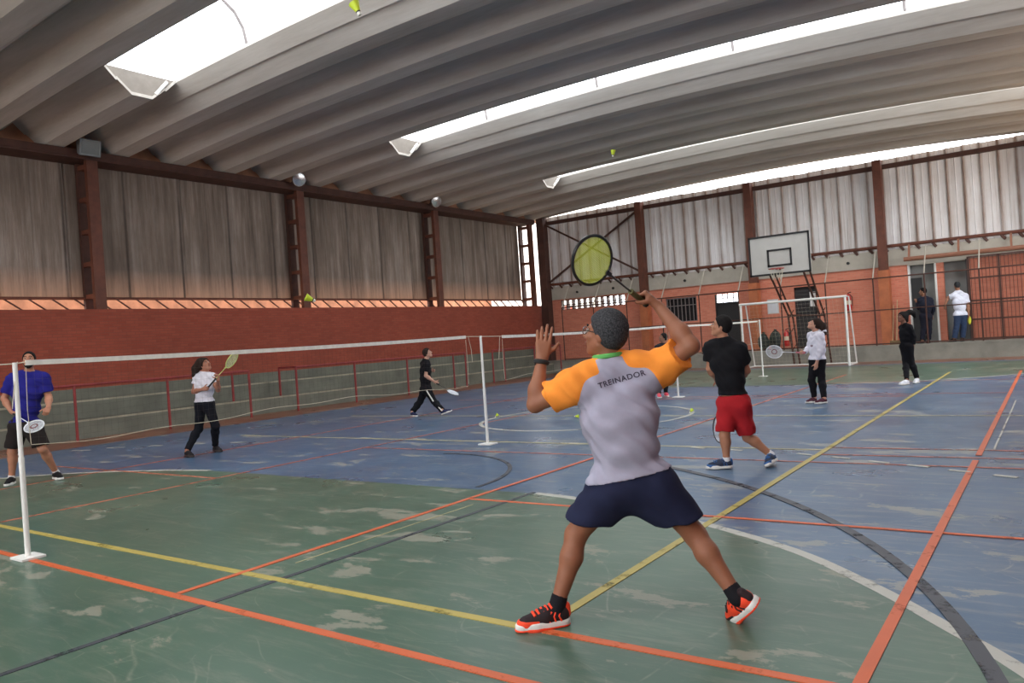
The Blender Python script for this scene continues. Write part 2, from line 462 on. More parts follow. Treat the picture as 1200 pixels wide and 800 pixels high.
# basketball (black), centre circle (white)
arc(-7.0, 1.77, 6.95, -8, 62, 0.075, 'black_line')
arc(-6.9, 6.3, 1.85, 0, 95, 0.05, 'black_line')
line((-4.46, 0.2), (-4.30, 6.25), 0.045, 'black_line')
line((-4.60, 3.6), (-4.55, 5.6), 0.012, 'pale_line')
arc(-7.25, 12.35, 1.92, 0, 360, 0.07, 'white_line', n=64)
# dashed nine metre line
for a, b in (((-3.89, 9.21), (-3.70, 9.12)), ((-3.37, 9.10), (-3.20, 9.05)), ((-2.53, 8.96), (-2.34, 8.86)), ((-2.13, 8.80), (-1.93, 8.72)), ((-1.72, 8.61), (-1.52, 8.54)),
             ((-1.34, 8.47), (-1.14, 8.38)), ((-0.96, 8.27), (-0.78, 8.20)), ((-0.59, 8.10), (-0.41, 8.02)), ((-8.7, 9.32), (-8.45, 9.32)), ((-9.9, 9.3), (-9.65, 9.3)), ((-5.9, 9.3), (-5.6, 9.28)),
             ((-15.13, 6.99), (-14.7, 7.1)), ((-14.66, 7.4), (-14.3, 7.52)), ((-13.9, 7.75), (-13.6, 7.85)), ((-13.1, 8.1), (-12.8, 8.2)), ((-12.3, 8.4), (-12.0, 8.5))):
    line(a, b, 0.05, 'white_line', 0.0085)

# ================================================================== terraces along the side wall
ble = MB().box(LX, -17.3, FY, 27.2, 0.0, 0.41).build('terrace', M['concrete'])
struct(ble, 'two grey-green concrete terrace steps below the side brick wall', 'terrace')
MB().box(LX, -17.8, FY, 27.2, 0.41, 0.81).build('tier', M['concrete'], ble)
MB().box(LX, LX + 0.03, FY, BY, 0.81, 1.06).build('plinth', M['concrete'], ble)
for x, z in ((-17.3, 0.41), (-17.8, 0.81)):
    MB().box(x - 0.06, x + 0.004, FY, 27.2, z - 0.035, z + 0.004).build('nosing', M['nosing'], ble)

# ================================================================== side wall
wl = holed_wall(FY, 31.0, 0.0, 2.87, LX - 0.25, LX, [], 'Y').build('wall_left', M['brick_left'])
struct(wl, 'long red brick side wall under tall weathered grey sheets', 'wall')
COLS_Y = [-2.95, 3.2, 9.35, 15.45, 21.6, 27.75]
for y in COLS_Y:
    c = MB().box(LX - 0.17, LX - 0.05, y - 0.13, y + 0.13, 2.87, 6.42).build('ladder_column', M['steel'], wl)
    MB().box(LX - 0.66, LX - 0.56, y - 0.11, y + 0.11, 2.7, 6.42).build('chord', M['steel_dark'], c)
    for k in range(5):
        z = 3.15 + k * 0.76
        MB().box(LX - 0.58, LX - 0.15, y - 0.10, y + 0.10, z, z + 0.10).build('batten', M['steel'], c)
MB().box(LX - 0.7, LX - 0.02, FY, 28.0, 6.36, 6.54).build('wall_beam', M['steel_dark'], wl)
MB().box(LX - 0.04, LX + 0.01, FY, 28.0, 6.40, 6.56).build('beam_flange', M['steel_dark'], wl)
# cladding sheets: shallow folded profile, one object per sheet
def sheet_mesh(w, z0, z1, prof):
    m = MB(); n = len(prof)
    vs = [(-d, u * w, z) for z in (z0, z1) for u, d in prof] + [(-d - 0.012, u * w, z) for z in (z0, z1) for u, d in prof]
    fs = [(i, i + 1, n + i + 1, n + i) for i in range(n - 1)] + [(2 * n + i + 1, 2 * n + i, 3 * n + i, 3 * n + i + 1) for i in range(n - 1)]
    return m.add(vs, fs).mesh('cladding_sheet')
PL = [(0.0, 0.012), (0.02, 0.012), (0.03, 0.045), (0.06, 0.045), (0.09, 0.014), (0.30, 0.010), (0.46, 0.016), (0.49, 0.0), (0.52, 0.0), (0.55, 0.018), (0.75, 0.012), (0.92, 0.016), (0.96, 0.0), (1.02, -0.002)]
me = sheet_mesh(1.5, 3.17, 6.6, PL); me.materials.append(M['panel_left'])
y = -7.425
while y < 26.6:
    o = link('cladding_sheet', me, None, wl); o.location = (LX - 0.68 - random.uniform(0, 0.012), y, 0); y += 1.485
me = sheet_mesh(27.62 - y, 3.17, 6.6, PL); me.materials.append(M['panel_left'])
o = link('cladding_sheet', me, None, wl); o.location = (LX - 0.685, y, 0)
# open slot under the sheets: rail and slanted bars
MB().tube([(LX - 0.62, FY, 3.17), (LX - 0.62, 28.2, 3.17)], 0.035, 6).build('slot_rail', M['steel'], wl)
b = MB(); b.bar((LX - 0.62, 0.0, 3.16), (LX - 0.62, 0.46, 2.84), 0.03); bm_ = b.mesh('slot_bar'); bm_.materials.append(M['steel_dark'])
y = FY
while y < 28.0:
    o = link('slot_bar', bm_, None, wl); o.location = (0, y, 0); y += 0.50
# infill plates between the beam ends
for k in range(-10, 14):
    c = 8.52 + 1.5 * k + 0.75; z0 = zroof(LX)
    MB().add([(LX - 0.25, c - 0.56, 6.5), (LX - 0.25, c + 0.56, 6.5), (LX - 0.25, c + 0.05, z0 + 0.47), (LX - 0.25, c - 0.05, z0 + 0.47),
              (LX - 0.28, c - 0.56, 6.5), (LX - 0.28, c + 0.56, 6.5), (LX - 0.28, c + 0.05, z0 + 0.47), (LX - 0.28, c - 0.05, z0 + 0.47)],
             [(0, 1, 2, 3), (7, 6, 5, 4), (0, 4, 5, 1), (1, 5, 6, 2), (2, 6, 7, 3), (3, 7, 4, 0)]).build('infill_plate', M['infill'], wl)

# ================================================================== roof
ceil = empty('ceiling', (-8.0, 11.0, 6.9)); struct(ceil, 'folded grey concrete trough roof with long skylight slots', 'ceiling')
PR = [(-0.752, 0.46), (-0.508, 0.218), (-0.492, 0.240), (-0.21, 0.0), (0.21, 0.0), (0.492, 0.240), (0.508, 0.218), (0.752, 0.46)]
def trough(x0, x1, c, closed_at=None):
    n = max(2, int((x1 - x0) / 1.0)); m = MB(); k = len(PR); vs = []
    for i in range(n + 1):
        x = x0 + (x1 - x0) * i / n; z = zroof(x)
        vs += [(x, c + dy, z + dz) for dy, dz in PR] + [(x, c + dy, z + dz + 0.06) for dy, dz in PR]
    fs = []
    for i in range(n):
        for j in range(k - 1):
            a, b = i * 2 * k + j, (i + 1) * 2 * k + j
            fs += [(a, a + 1, b + 1, b), (a + k + 1, a + k, b + k, b + k + 1)]
        a, b = i * 2 * k, (i + 1) * 2 * k
        fs += [(a, b, b + k, a + k), (a + k - 1, a + 2 * k - 1, b + 2 * k - 1, b + k - 1)]
    for i in (0, n):
        fs += [(i * 2 * k + j, i * 2 * k + j + 1, i * 2 * k + k + j + 1, i * 2 * k + k + j) for j in range(k - 1)]
    return m.add(vs, fs)
SKY = {0, 5, 10, -5}
SX0, SX1 = -14.6, 0.6
for k in range(-9, 14):
    c = 8.52 + 1.5 * k
    if k in SKY:
        for a, b_, e in ((LX - 0.9, SX0, SX0), (SX1, RX + 0.3, SX1)):
            t = trough(a, b_, c).build('roof_beam', M['roof'], ceil)
            z = zroof(e); xe = e - 0.06 if e == SX0 else e + 0.06
            MB().add([(xe, c + dy, z + dz + 0.03) for dy, dz in PR] + [(xe + 0.03, c + dy, z + dz + 0.03) for dy, dz in PR],
                     [tuple(range(8)), tuple(range(15, 7, -1))]).build('end_plate', M['roof_in'], t)
            if e == SX0:
                MB().tube([(e - 0.02, c + 0.30, z + 0.12), (e + 0.05, c + 0.52, z + 0.40)], 0.035, 6).build('drain_pipe', M['white_paint'], t)
    else:
        trough(LX - 0.9, RX + 0.3, c).build('roof_beam', M['roof'], ceil)
for k in sorted(SKY):
    c = 8.52 + 1.5 * k; m = MB(); nx, na = 30, 8; vs = []
    for i in range(nx + 1):
        x = SX0 - 0.5 + (SX1 - SX0 + 1.0) * i / nx; z = zroof(x) + 0.52
        vs += [(x, c - 0.8 * math.cos(PI * j / na), z + 0.8 * math.sin(PI * j / na)) for j in range(na + 1)]
    fs = [(i * (na + 1) + j, i * (na + 1) + j + 1, (i + 1) * (na + 1) + j + 1, (i + 1) * (na + 1) + j) for i in range(nx) for j in range(na)]
    sk = m.add(vs, fs).build('skylight_sheet', M['sheet'], ceil, True)
    for i in range(14):
        x = SX0 + 0.1 + 1.12 * i; z = zroof(x) + 0.51; thick = 0.035 if i % 3 == 2 else 0.010
        MB().tube([(x, c - 0.78 * math.cos(PI * j / 8), z + 0.78 * math.sin(PI * j / 8)) for j in range(9)], thick, 5).build('skylight_rib', M['purlin'], sk)
    for xe in (SX0 - 0.5, SX1 + 0.5):
        z = zroof(xe) + 0.52
        MB().add([(xe, c - 0.8 * math.cos(PI * j / na), z + 0.8 * math.sin(PI * j / na)) for j in range(na + 1)], [tuple(range(na + 1))]).build('skylight_end', M['sheet'], sk)
    portal('sky_portal', ((SX0 + SX1) / 2, c, 7.45), SX1 - SX0, 1.5, (0, 0, -1))
# open gap between the last beam and the far wall
portal('eave_portal', (-8.0, 28.75, 6.85), 21, 0.6, (0, -1, 0))

# ================================================================== far wall
HOLES = [(-17.5, -14.45, 2.62, 3.04), (-12.68, -11.42, 1.75, 2.69), (-10.7, -9.78, 0.5, 2.68), (-7.8, -7.02, 0.5, 2.67), (-4.1, -3.3, 0.5, 3.06), (-3.08, -2.40, 0.5, 3.08)]
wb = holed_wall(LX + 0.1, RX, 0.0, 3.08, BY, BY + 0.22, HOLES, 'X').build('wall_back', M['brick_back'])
struct(wb, 'orange brick far wall with white ribbed metal sheets above', 'wall')
MB().box(LX + 0.1, RX, BY - 0.06, BY + 0.2, 3.08, 3.62).build('lintel_band', M['band'], wb)
PB = [(0.0, 0.05), (0.03, 0.05), (0.07, 0.0), (0.46, 0.0), (0.5, 0.018), (0.54, 0.0), (0.93, 0.0), (0.97, 0.05), (1.0, 0.05)]
n = len(PB); w = 0.47
def back_sheet(z0, z1):
    vs = [(u * w, -d, z) for z in (z0, z1) for u, d in PB] + [(u * w, -d + 0.01, z) for z in (z0, z1) for u, d in PB]
    m_ = MB().add(vs, [(i + 1, i, n + i, n + i + 1) for i in range(n - 1)] + [(2 * n + i, 2 * n + i + 1, 3 * n + i + 1, 3 * n + i) for i in range(n - 1)]).mesh('metal_sheet')
    m_.materials.append(M['panel_back']); return m_
bs = back_sheet(3.52, 6.66)
for i in range(45):
    o = link('metal_sheet', bs, None, wb); o.location = (-18.33 + i * w, BY + 0.10 + random.uniform(0, 0.01), random.uniform(-0.015, 0.015))
for x in (-18.05, -13.45, -9.1, -4.78, -0.42):
    if x > -18:
        cl_ = MB().box(x - 0.13, x + 0.13, BY - 0.40, BY - 0.08, 2.9, 6.58).build('steel_column', M['steel'], wb)
        MB().box(x - 0.16, x + 0.16, BY - 0.42, BY - 0.06, KH, 2.95).build('casing', M['column'], cl_)
    else: MB().box(x - 0.17, x + 0.17, BY - 0.42, BY - 0.06, 0.0, 6.6).build('steel_column', M['steel_dark'], wb)
MB().box(LX, RX, BY - 0.16, BY - 0.02, 6.30, 6.44).build('top_purlin', M['steel_dark'], wb)
MB().tube([(LX + 0.2, BY - 0.12, 3.74), (RX, BY - 0.12, 3.74)], 0.055, 8).build('low_purlin', M['steel'], wb)
for i in range(44):
    x = -17.9 + i * 0.47
    MB().bar((x, BY - 0.10, 3.70), (x + 0.10, BY - 0.06, 3.56), 0.07, 0.07).build('purlin_cleat', M['steel_dark'], wb)
for a, b in (((-17.85, 6.28), (-13.55, 3.84)), ((-17.85, 3.84), (-13.55, 6.28))):
    MB().bar((a[0], BY - 0.2, a[1]), (b[0], BY - 0.2, b[1]), 0.07, 0.07).build('cross_brace', M['steel_dark'], wb)
MB().tube([(-4.15, BY - 0.35, 3.24), (RX - 0.2, BY - 0.35, 3.24)], 0.07, 8).build('pipe', M['pipe'], wb)
for x in (-4.0, -2.6, -1.2, 0.2): MB().bar((x, BY - 0.35, 3.24), (x, BY - 0.12, 3.74), 0.06).build('pipe_hanger', M['pipe'], wb)
for x in (-16.6, -14.9, -11.8, -8.0, -5.9): MB().lathe([(0.05, 0), (0.05, 0.05)], (x, BY - 0.07, 3.32), (0, -1, 0), 8).build('conduit_hole', M['dark'], wb)
# ventilation blocks
vb = empty('vent_block_panel', (-15.97, BY, 2.62)); attach(vb, wb)
hx = (17.5 - 14.45) / 11
for i in range(12): MB().box(-17.5 + i * hx - 0.02, -17.5 + i * hx + 0.02, BY + 0.03, BY + 0.18, 2.62, 3.04).build('mullion', M['steel_dark'], vb)
for j in range(3): MB().box(-17.5, -14.45, BY + 0.03, BY + 0.18, 2.61 + j * 0.205, 2.64 + j * 0.205).build('mullion', M['steel_dark'], vb)
for i in range(11):
    for j in range(2):
        x, z = -17.5 + i * hx, 2.64 + j * 0.205
        mb = MB(); mb.bar((x + 0.09, BY + 0.1, z), (x + 0.09, BY + 0.1, z + 0.18), 0.02, 0.06); mb.bar((x + 0.02, BY + 0.1, z + 0.05 + 0.08 * ((i + j) % 2)), (x + hx - 0.02, BY + 0.1, z + 0.05 + 0.08 * ((i + j) % 2)), 0.06, 0.02)
        mb.build('block_web', M['grey_wall'], vb)
portal('vent_portal', (-15.97, BY + 0.25, 2.83), 3.0, 0.42, (0, -1, 0))
# ---- barred window
w1 = MB().box(-12.68, -11.42, BY + 0.15, BY + 0.19, 1.75, 2.69).build('window_1', M['glass_dark']); struct(w1, 'dark barred window in the far brick wall', 'window')
for x in (-12.66, -11.46): MB().box(x, x + 0.03, BY + 0.02, BY + 0.1, 1.75, 2.69).build('frame', M['purlin'], w1)
for i in range(1, 8): MB().box(-12.68 + i * 0.157 - 0.012, -12.68 + i * 0.157 + 0.012, BY + 0.03, BY + 0.06, 1.75, 2.69).build('bar', M['purlin'], w1)
for z in (1.76, 2.38, 2.66): MB().box(-12.68, -11.42, BY + 0.02, BY + 0.07, z - 0.015, z + 0.015).build('bar', M['purlin'], w1)
# ---- door with daylight transom
d1 = MB().box(-10.66, -9.82, BY + 0.10, BY + 0.15, 0.5, 2.33).build('door_1', M['dark']); struct(d1, 'black metal door under a bright four-pane transom', 'door')
for a, b in ((-10.72, -10.66), (-9.82, -9.76)): MB().box(a, b, BY + 0.04, BY + 0.18, 0.5, 2.70).build('jamb', M['dark'], d1)
MB().box(-10.70, -9.78, BY + 0.04, BY + 0.18, 2.32, 2.36).build('transom_bar', M['dark'], d1)
for i, (a, b) in enumerate(((-10.66, -10.44), (-10.42, -10.26), (-10.22, -10.03), (-10.0, -9.82))):
    for z0, z1 in ((2.36, 2.51), (2.53, 2.67)): MB().box(a, b, BY + 0.12, BY + 0.125, z0, z1).build('pane', M['frost'], d1)
for a in (-10.43, -10.24, -10.015): MB().box(a - 0.012, a + 0.012, BY + 0.10, BY + 0.15, 2.36, 2.68).build('glazing_bar', M['purlin'], d1)
MB().box(-10.66, -9.82, BY + 0.10, BY + 0.15, 2.51, 2.53).build('glazing_bar', M['purlin'], d1)
# ---- slatted door
d2 = MB().box(-7.8, -7.02, BY + 0.14, BY + 0.18, 0.5, 2.67).build('door_2', M['dark_door']); struct(d2, 'dark slatted door behind the basketball stand with panes painted white as if lit', 'door')
for i in range(17): MB().bar((-7.76, BY + 0.11, 0.6 + i * 0.12), (-7.32 if i > 10 else -7.06, BY + 0.11, 0.6 + i * 0.12), 0.02, 0.07).build('slat', M['dark_door'], d2)
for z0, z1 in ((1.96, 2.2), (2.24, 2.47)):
    for a, b in ((-7.28, -7.19), (-7.17, -7.08)): MB().box(a, b, BY + 0.125, BY + 0.13, z0, z1).build('pane', M['white_wall'], d2)  # opaque white stands in for daylight through the panes
# ---- two tall doorways with a grey recess behind them
rec = holed_wall(-4.6, -1.9, 0.5, 3.4, 28.78, 28.88, [], 'X').build('recess', M['grey_wall'])
struct(rec, 'pale grey recess behind the two tall doorways', 'recess')
MB().box(-4.6, -4.5, BY + 0.22, 28.78, 0.5, 3.4).build('side', M['grey_wall'], rec); MB().box(-2.0, -1.9, BY + 0.22, 28.78, 0.5, 3.4).build('side', M['grey_wall'], rec)
MB().box(-4.6, -1.9, BY + 0.22, 28.88, 3.4, 3.5).build('lid', M['grey_wall'], rec)
MB().box(-3.4, -3.1, BY + 0.22, 28.78, 0.5, 3.4).build('divider', M['grey_wall'], rec)
d3 = MB().box(-4.04, -3.72, BY + 0.06, BY + 0.10, 0.5, 2.62).build('door_3', M['dark']); struct(d3, 'narrow black door leaf standing in the grey doorway', 'door')
MB().box(-4.11, -4.05, BY - 0.02, BY + 0.15, 0.5, 3.06).build('jamb', M['white_paint'], d3)
MB().box(-3.34, -3.28, BY - 0.02, BY + 0.15, 0.5, 3.06).build('jamb', M['white_paint'], d3)
MB().box(-4.1, -2.4, BY - 0.05, BY + 0.1, 3.04, 3.12).build('head', M['band'], d3)
d4 = MB().box(-2.46, -2.40, BY - 0.05, BY + 0.12, 0.5, 3.08).build('door_4', M['dark_door']); struct(d4, 'dark doorway frame beside the brown grille gate', 'door')
MB().bar((-3.0, BY + 0.3, 0.55), (-2.72, BY + 0.15, 1.75), 0.05).build('door_stay', M['purlin'], d4)
MB().bar((-2.88, BY + 0.3, 0.55), (-2.60, BY + 0.15, 1.75), 0.05).build('door_stay', M['purlin'], d4)

# ================================================================== platform in front of the far wall
pf = MB().box(LX, RX, KY, 30.1, 0.0, KH).build('platform', M['kerb']); struct(pf, 'low grey concrete platform along the foot of the far wall', 'platform')
MB().box(LX, RX, KY - 0.01, KY + 0.10, KH - 0.05, KH + 0.005).build('edge', M['kerb'], pf)

# ================================================================== walls beside and behind the viewer
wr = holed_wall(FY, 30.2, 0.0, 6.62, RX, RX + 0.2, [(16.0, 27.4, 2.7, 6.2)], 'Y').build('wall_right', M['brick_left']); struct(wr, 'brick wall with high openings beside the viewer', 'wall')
for y0, y1, z0, z1 in ((16.0, 27.4, 2.7, 6.2),):
    portal('wall_portal', (RX + 0.25, (y0 + y1) / 2, (z0 + z1) / 2), y1 - y0, z1 - z0, (-1, 0, 0))
portal('front_portal', (-5.7, FY - 0.25, 4.5), 16.6, 3.8, (0, 1, 0))
wf = holed_wall(LX - 0.3, RX + 0.2, 0.0, 7.3, FY - 0.2, FY, [(-14.0, 2.6, 2.6, 6.4)], 'X').build('wall_front', M['brick_back']); struct(wf, 'brick wall with a wide high opening behind the viewer', 'wall')
# slot and corner openings
portal('slot_portal', (LX - 0.7, 11.0, 3.0), 34, 0.3, (1, 0, 0))
portal('corner_portal', (LX - 0.75, 28.7, 4.8), 1.6, 3.4, (1, -0.3, 0))

# ================================================================== outdoors
gr = MB().box(-60, 30, -30, 70, -0.4, -0.22).build('ground', M['ground']); struct(gr, 'pale bare ground outside the hall', 'ground')
nb = MB().box(-25.4, -25.0, -12, 36.5, -0.3, 6.0).build('neighbour_wall', M['terracotta']); struct(nb, 'terracotta wall outside seen through the slot', 'wall')
wt = MB().box(-32.0, -24.0, 33.5, 44.0, -0.3, 14.0).build('neighbour_building', M['white_wall']); tag(wt, 'white block building outside the open hall corner', 'building')
for i in range(14): MB().box(-24.01, -23.985, 33.4, 44.0, 0.6 + i * 0.9, 0.63 + i * 0.9).build('joint', M['grey_wall'], wt); MB().box(-32.0, -24.0, 33.48, 33.51, 0.6 + i * 0.9, 0.64 + i * 0.9).build('joint', M['grey_wall'], wt)
for i in range(8): MB().box(-32.0 + i * 1.05, -31.96 + i * 1.05, 33.48, 33.51, -0.3, 14.0).build('joint', M['grey_wall'], wt)

# ================================================================== badminton nets and posts
NX = -6.93
M['tape'] = plain('white_net_tape', srgb(222, 218, 208), 0.7, 0.12, 14)
M['cord'] = plain('pale_cord', srgb(200, 190, 168), 0.8)
M['net'] = plain('thin_brown_net', srgb(70, 60, 56), 0.9)
POSTS = [(1.2, 'white net post off the edge beside the corner of the green area'), (2.8, 'white net post with flat foot beside the man in blue'),
         (8.97, 'white net post standing alone on blue floor between the first two nets'), (15.85, 'white net post glimpsed behind the coach'),
         (21.7, 'farthest white net post in front of the goal')]
for y, lab in POSTS:
    p = empty('net_post', (NX, y, 0)); tag(p, lab, 'post', 'badminton net posts')
    MB().tube([(NX, y, 0.01), (NX, y, 0.8)], 0.021, 10).build('lower_pole', M['white_paint'], p, True)
    MB().tube([(NX, y, 0.8), (NX, y, 1.59)], 0.018, 10).build('upper_pole', M['white_paint'], p, True)
    MB().lathe([(0.023, 0), (0.023, 0.04)], (NX, y, 0.78), (0, 0, 1), 10).build('collar', M['white_paint'], p)
    MB().box(NX - 0.11, NX + 0.11, y - 0.09, y + 0.09, 0.006, 0.024).build('foot_plate', M['white_paint'], p)
def net(y0, y1, pa, pb, zt, sag, lab):
    t = empty('badminton_net', (NX, (y0 + y1) / 2, 0)); tag(t, lab, 'net', 'badminton nets')
    n = 24
    Z = lambda y: zt - sag * (1 - (2 * (y - y0) / (y1 - y0) - 1) ** 2)
    m = MB(); vs = []
    for i in range(n + 1):
        y = y0 + (y1 - y0) * i / n
        vs += [(NX - 0.008, y, Z(y)), (NX - 0.008, y, Z(y) - 0.042), (NX + 0.008, y, Z(y) - 0.042), (NX + 0.008, y, Z(y))]
    fs = [(4 * i + a, 4 * i + (a + 1) % 4, 4 * i + 4 + (a + 1) % 4, 4 * i + 4 + a) for i in range(n) for a in range(4)]
    m.add(vs, fs + [(3, 2, 1, 0), (4 * n, 4 * n + 1, 4 * n + 2, 4 * n + 3)]).build('tape', M['tape'], t)
    zb = lambda y: 0.92 + 0.012 * math.sin(y * 5.1) + 0.03 * math.sin(y * 1.3)
    MB().tube([(NX, y0 + (y1 - y0) * i / 40, zb(y0 + (y1 - y0) * i / 40)) for i in range(41)], 0.003, 5).build('bottom_cord', M['cord'], t)
    m = MB(); k = int((y1 - y0) / 0.06)
    for i in range(k + 1):
        y = y0 + (y1 - y0) * i / k; m.tube([(NX, y, zb(y)), (NX, y, Z(y) - 0.05)], 0.0006, 3)
    for j in range(1, 10):
        m.tube([(NX, y0 + (y1 - y0) * i / 16, zb(y0 + (y1 - y0) * i / 16) + 0.06 * j) for i in range(17)], 0.0006, 3)
    tag(m.build('mesh', M['net'], t), kind='stuff')
    for a, b in ((y0, pa), (y1, pb)):
        MB().tube([(NX, a, zt - 0.015), (NX, b, 1.58)], 0.005, 5).build('top_cord', M['cord'], t)
        s = 1 if b > a else -1
        MB().tube([(NX, a, zt - 0.06), (NX, a + 0.01 * s, 1.2), (NX, a, 0.92)], 0.003, 5).build('side_cord', M['cord'], t)
        MB().tube([(NX, a + 0.06 * s, zt - 0.01), (NX + 0.01, a + 0.10 * s, 1.4), (NX, a + 0.12 * s, 1.22)], 0.004, 5).build('loose_cord', M['cord'], t)
net(2.88, 8.62, 2.8, 8.97, 1.605, 0.02, 'nearest badminton net with white top tape in front of the terrace')
net(9.5, 15.45, 8.97, 15.85, 1.58, 0.02, 'middle badminton net passing behind the coach')
net(16.2, 21.5, 15.85, 21.7, 1.57, 0.01, 'farthest badminton net ending in front of the football goal')
MB().tube([(NX, 2.8, 1.58), (NX, 1.2, 1.58)], 0.005, 5).build('guy_cord', M['cord'])
tag(bpy.data.objects['guy_cord'], 'pale cord running from the first net post out of view', 'cord')

# ================================================================== red railings along the terrace
def railing(ys, lab, ret=None):
    r = empty('railing', (-16.75, ys[0], 0)); tag(r, lab, 'railing', 'red railings')
    x = -16.75
    for y in ys: MB().tube([(x, y, 0.004), (x, y, 1.17)], 0.03, 8).build('post', M['rail_red'], r)
    MB().tube([(x, ys[0], 1.17), (x, ys[-1], 1.17)], 0.028, 8).build('top_rail', M['rail_red'], r)
    for y in (ret or []):
        MB().tube([(x, y, 1.17), (-17.45, y, 1.17)], 0.028, 8).build('return_rail', M['rail_red'], r)
        MB().tube([(-17.45, y, 0.41), (-17.45, y, 1.17)], 0.03, 8).build('post', M['rail_red'], r)
railing([-4.1, -2.1, -0.1, 1.9, 3.9, 5.9, 7.85, 9.9, 12.08], 'dark red pipe railing behind the girl in white', [12.08])
railing([13.55, 15.65, 17.85, 20.1, 20.75], 'dark red pipe railing behind the walking boy', [13.55])
railing([22.3, 23.0, 25.0, 26.9], 'short dark red pipe railing nearest the far corner')

# ================================================================== wire fence on the platform
fe = empty('fence', (-8.0, 27.3, KH)); tag(fe, 'thin brown steel fence standing on the platform edge', 'fence')
fx = [-12.36 + 1.476 * k for k in range(-3, 9)]
for x in fx:
    MB().tube([(x, 27.3, KH), (x, 27.3, 2.68)], 0.022, 6).build('post', M['steel_dark'], fe)
    MB().tube([(x, 27.3, 2.68), (x + 0.02, 27.95, 3.6)], 0.02, 6).build('arm', M['band'], fe)
for z, r in ((2.68, 0.022), (1.65, 0.018), (0.56, 0.018)):
    MB().tube([(fx[0], 27.3, z), (fx[-1], 27.3, z)], r, 6).build('rail', M['steel_dark'], fe)
# grille gate
g = empty('grille_gate', (-0.9, 28.05, KH)); tag(g, 'brown barred grille gate in front of the brick wall', 'gate')
for z in (0.56, 1.16, 1.74, 2.44, 3.10): MB().box(-2.36, 0.9, 28.02, 28.07, z - 0.025, z + 0.025).build('rail', M['steel_dark'], g)
for x in (-2.36, -1.55, -0.2, 0.9): MB().box(x - 0.03, x + 0.03, 28.02, 28.08, KH, 3.12).build('stile', M['steel_dark'], g)
for i in range(32): MB().box(-2.30 + i * 0.1 - 0.008, -2.30 + i * 0.1 + 0.008, 28.035, 28.05, 0.56, 3.10).build('bar', M['steel'], g)

# ================================================================== basketball stand
M['board'] = plain('pale_grey_backboard', srgb(196, 192, 186), 0.6, 0.05, 3)
M['hoop_red'] = plain('rusty_red_hoop', srgb(150, 52, 44), 0.6)
h = empty('basketball_stand', (-7.1, 27.0, 0)); tag(h, 'basketball hoop with white board on a rusty leaning stand', 'basketball hoop')
BYP = 24.5
MB().box(-8.02, -6.15, BYP, BYP + 0.04, 2.95, 4.20).build('backboard', M['board'], h)
for a in ((-8.02, -6.15, 2.95, 3.01), (-8.02, -6.15, 4.14, 4.20), (-8.02, -7.96, 2.95, 4.20), (-6.21, -6.15, 2.95, 4.20)):
    MB().box(a[0], a[1], BYP - 0.012, BYP, a[2], a[3]).build('border', M['dark'], h)
for a in ((-7.45, -6.70, 3.21, 3.27), (-7.45, -6.70, 3.69, 3.75), (-7.45, -7.39, 3.21, 3.75), (-6.76, -6.70, 3.21, 3.75)):
    MB().box(a[0], a[1], BYP - 0.012, BYP, a[2], a[3]).build('target_border', M['dark'], h)
MB().tube([(-7.08 + 0.225 * math.cos(t * PI / 12), BYP - 0.38 + 0.225 * math.sin(t * PI / 12), 3.12) for t in range(24)], 0.012, 6, True).build('rim', M['hoop_red'], h)
MB().bar((-7.08, BYP, 3.12), (-7.08, BYP - 0.16, 3.12), 0.14, 0.05).build('rim_bracket', M['hoop_red'], h)
m = MB()
for t in range(12):
    a, b = t * PI / 6, (t + 0.5) * PI / 6
    for s in (1, -1):
        m.tube([(-7.08 + 0.225 * math.cos(a), BYP - 0.38 + 0.225 * math.sin(a), 3.12), (-7.08 + 0.17 * math.cos(a + s * 0.26), BYP - 0.38 + 0.17 * math.sin(a + s * 0.26), 2.95), (-7.08 + 0.13 * math.cos(a), BYP - 0.38 + 0.13 * math.sin(a), 2.78)], 0.003, 3)
m.build('hoop_net', M['cord'], h)
for x, dx in ((-7.55, 0.0), (-6.55, 0.15)):
    MB().tube([(x, 27.05, 0.0), (x - 0.02, 26.75, 1.7), (x + dx * 0.3, 24.55, 3.35)], 0.035, 8).build('leg', M['steel_dark'], h)
    MB().tube([(x + 0.28, 26.7, 0.0), (x + 0.22, 26.45, 1.6), (x + 0.28 + dx * 0.3, 24.55, 3.02)], 0.03, 8).build('leg', M['steel_dark'], h)
    for z0, k in ((0.5, 0.3), (1.1, 0.62), (1.6, 0.9)):
        MB().tube([(x, 27.05 - 0.3 * k, z0), (x + 0.25, 26.7 - 0.25 * k, z0 + 0.25)], 0.015, 6).build('lacing', M['steel_dark'], h)
    MB().tube([(x, 25.9, 2.34), (x + 0.25, 25.5, 2.35)], 0.015, 6).build('lacing', M['steel_dark'], h)
MB().tube([(-7.55, 26.75, 1.7), (-6.3, 26.45, 1.6)], 0.02, 6).build('cross_tie', M['steel_dark'], h)
MB().tube([(-7.9, 24.56, 3.3), (-6.3, 24.56, 3.3)], 0.025, 6).build('board_rail', M['steel_dark'], h)

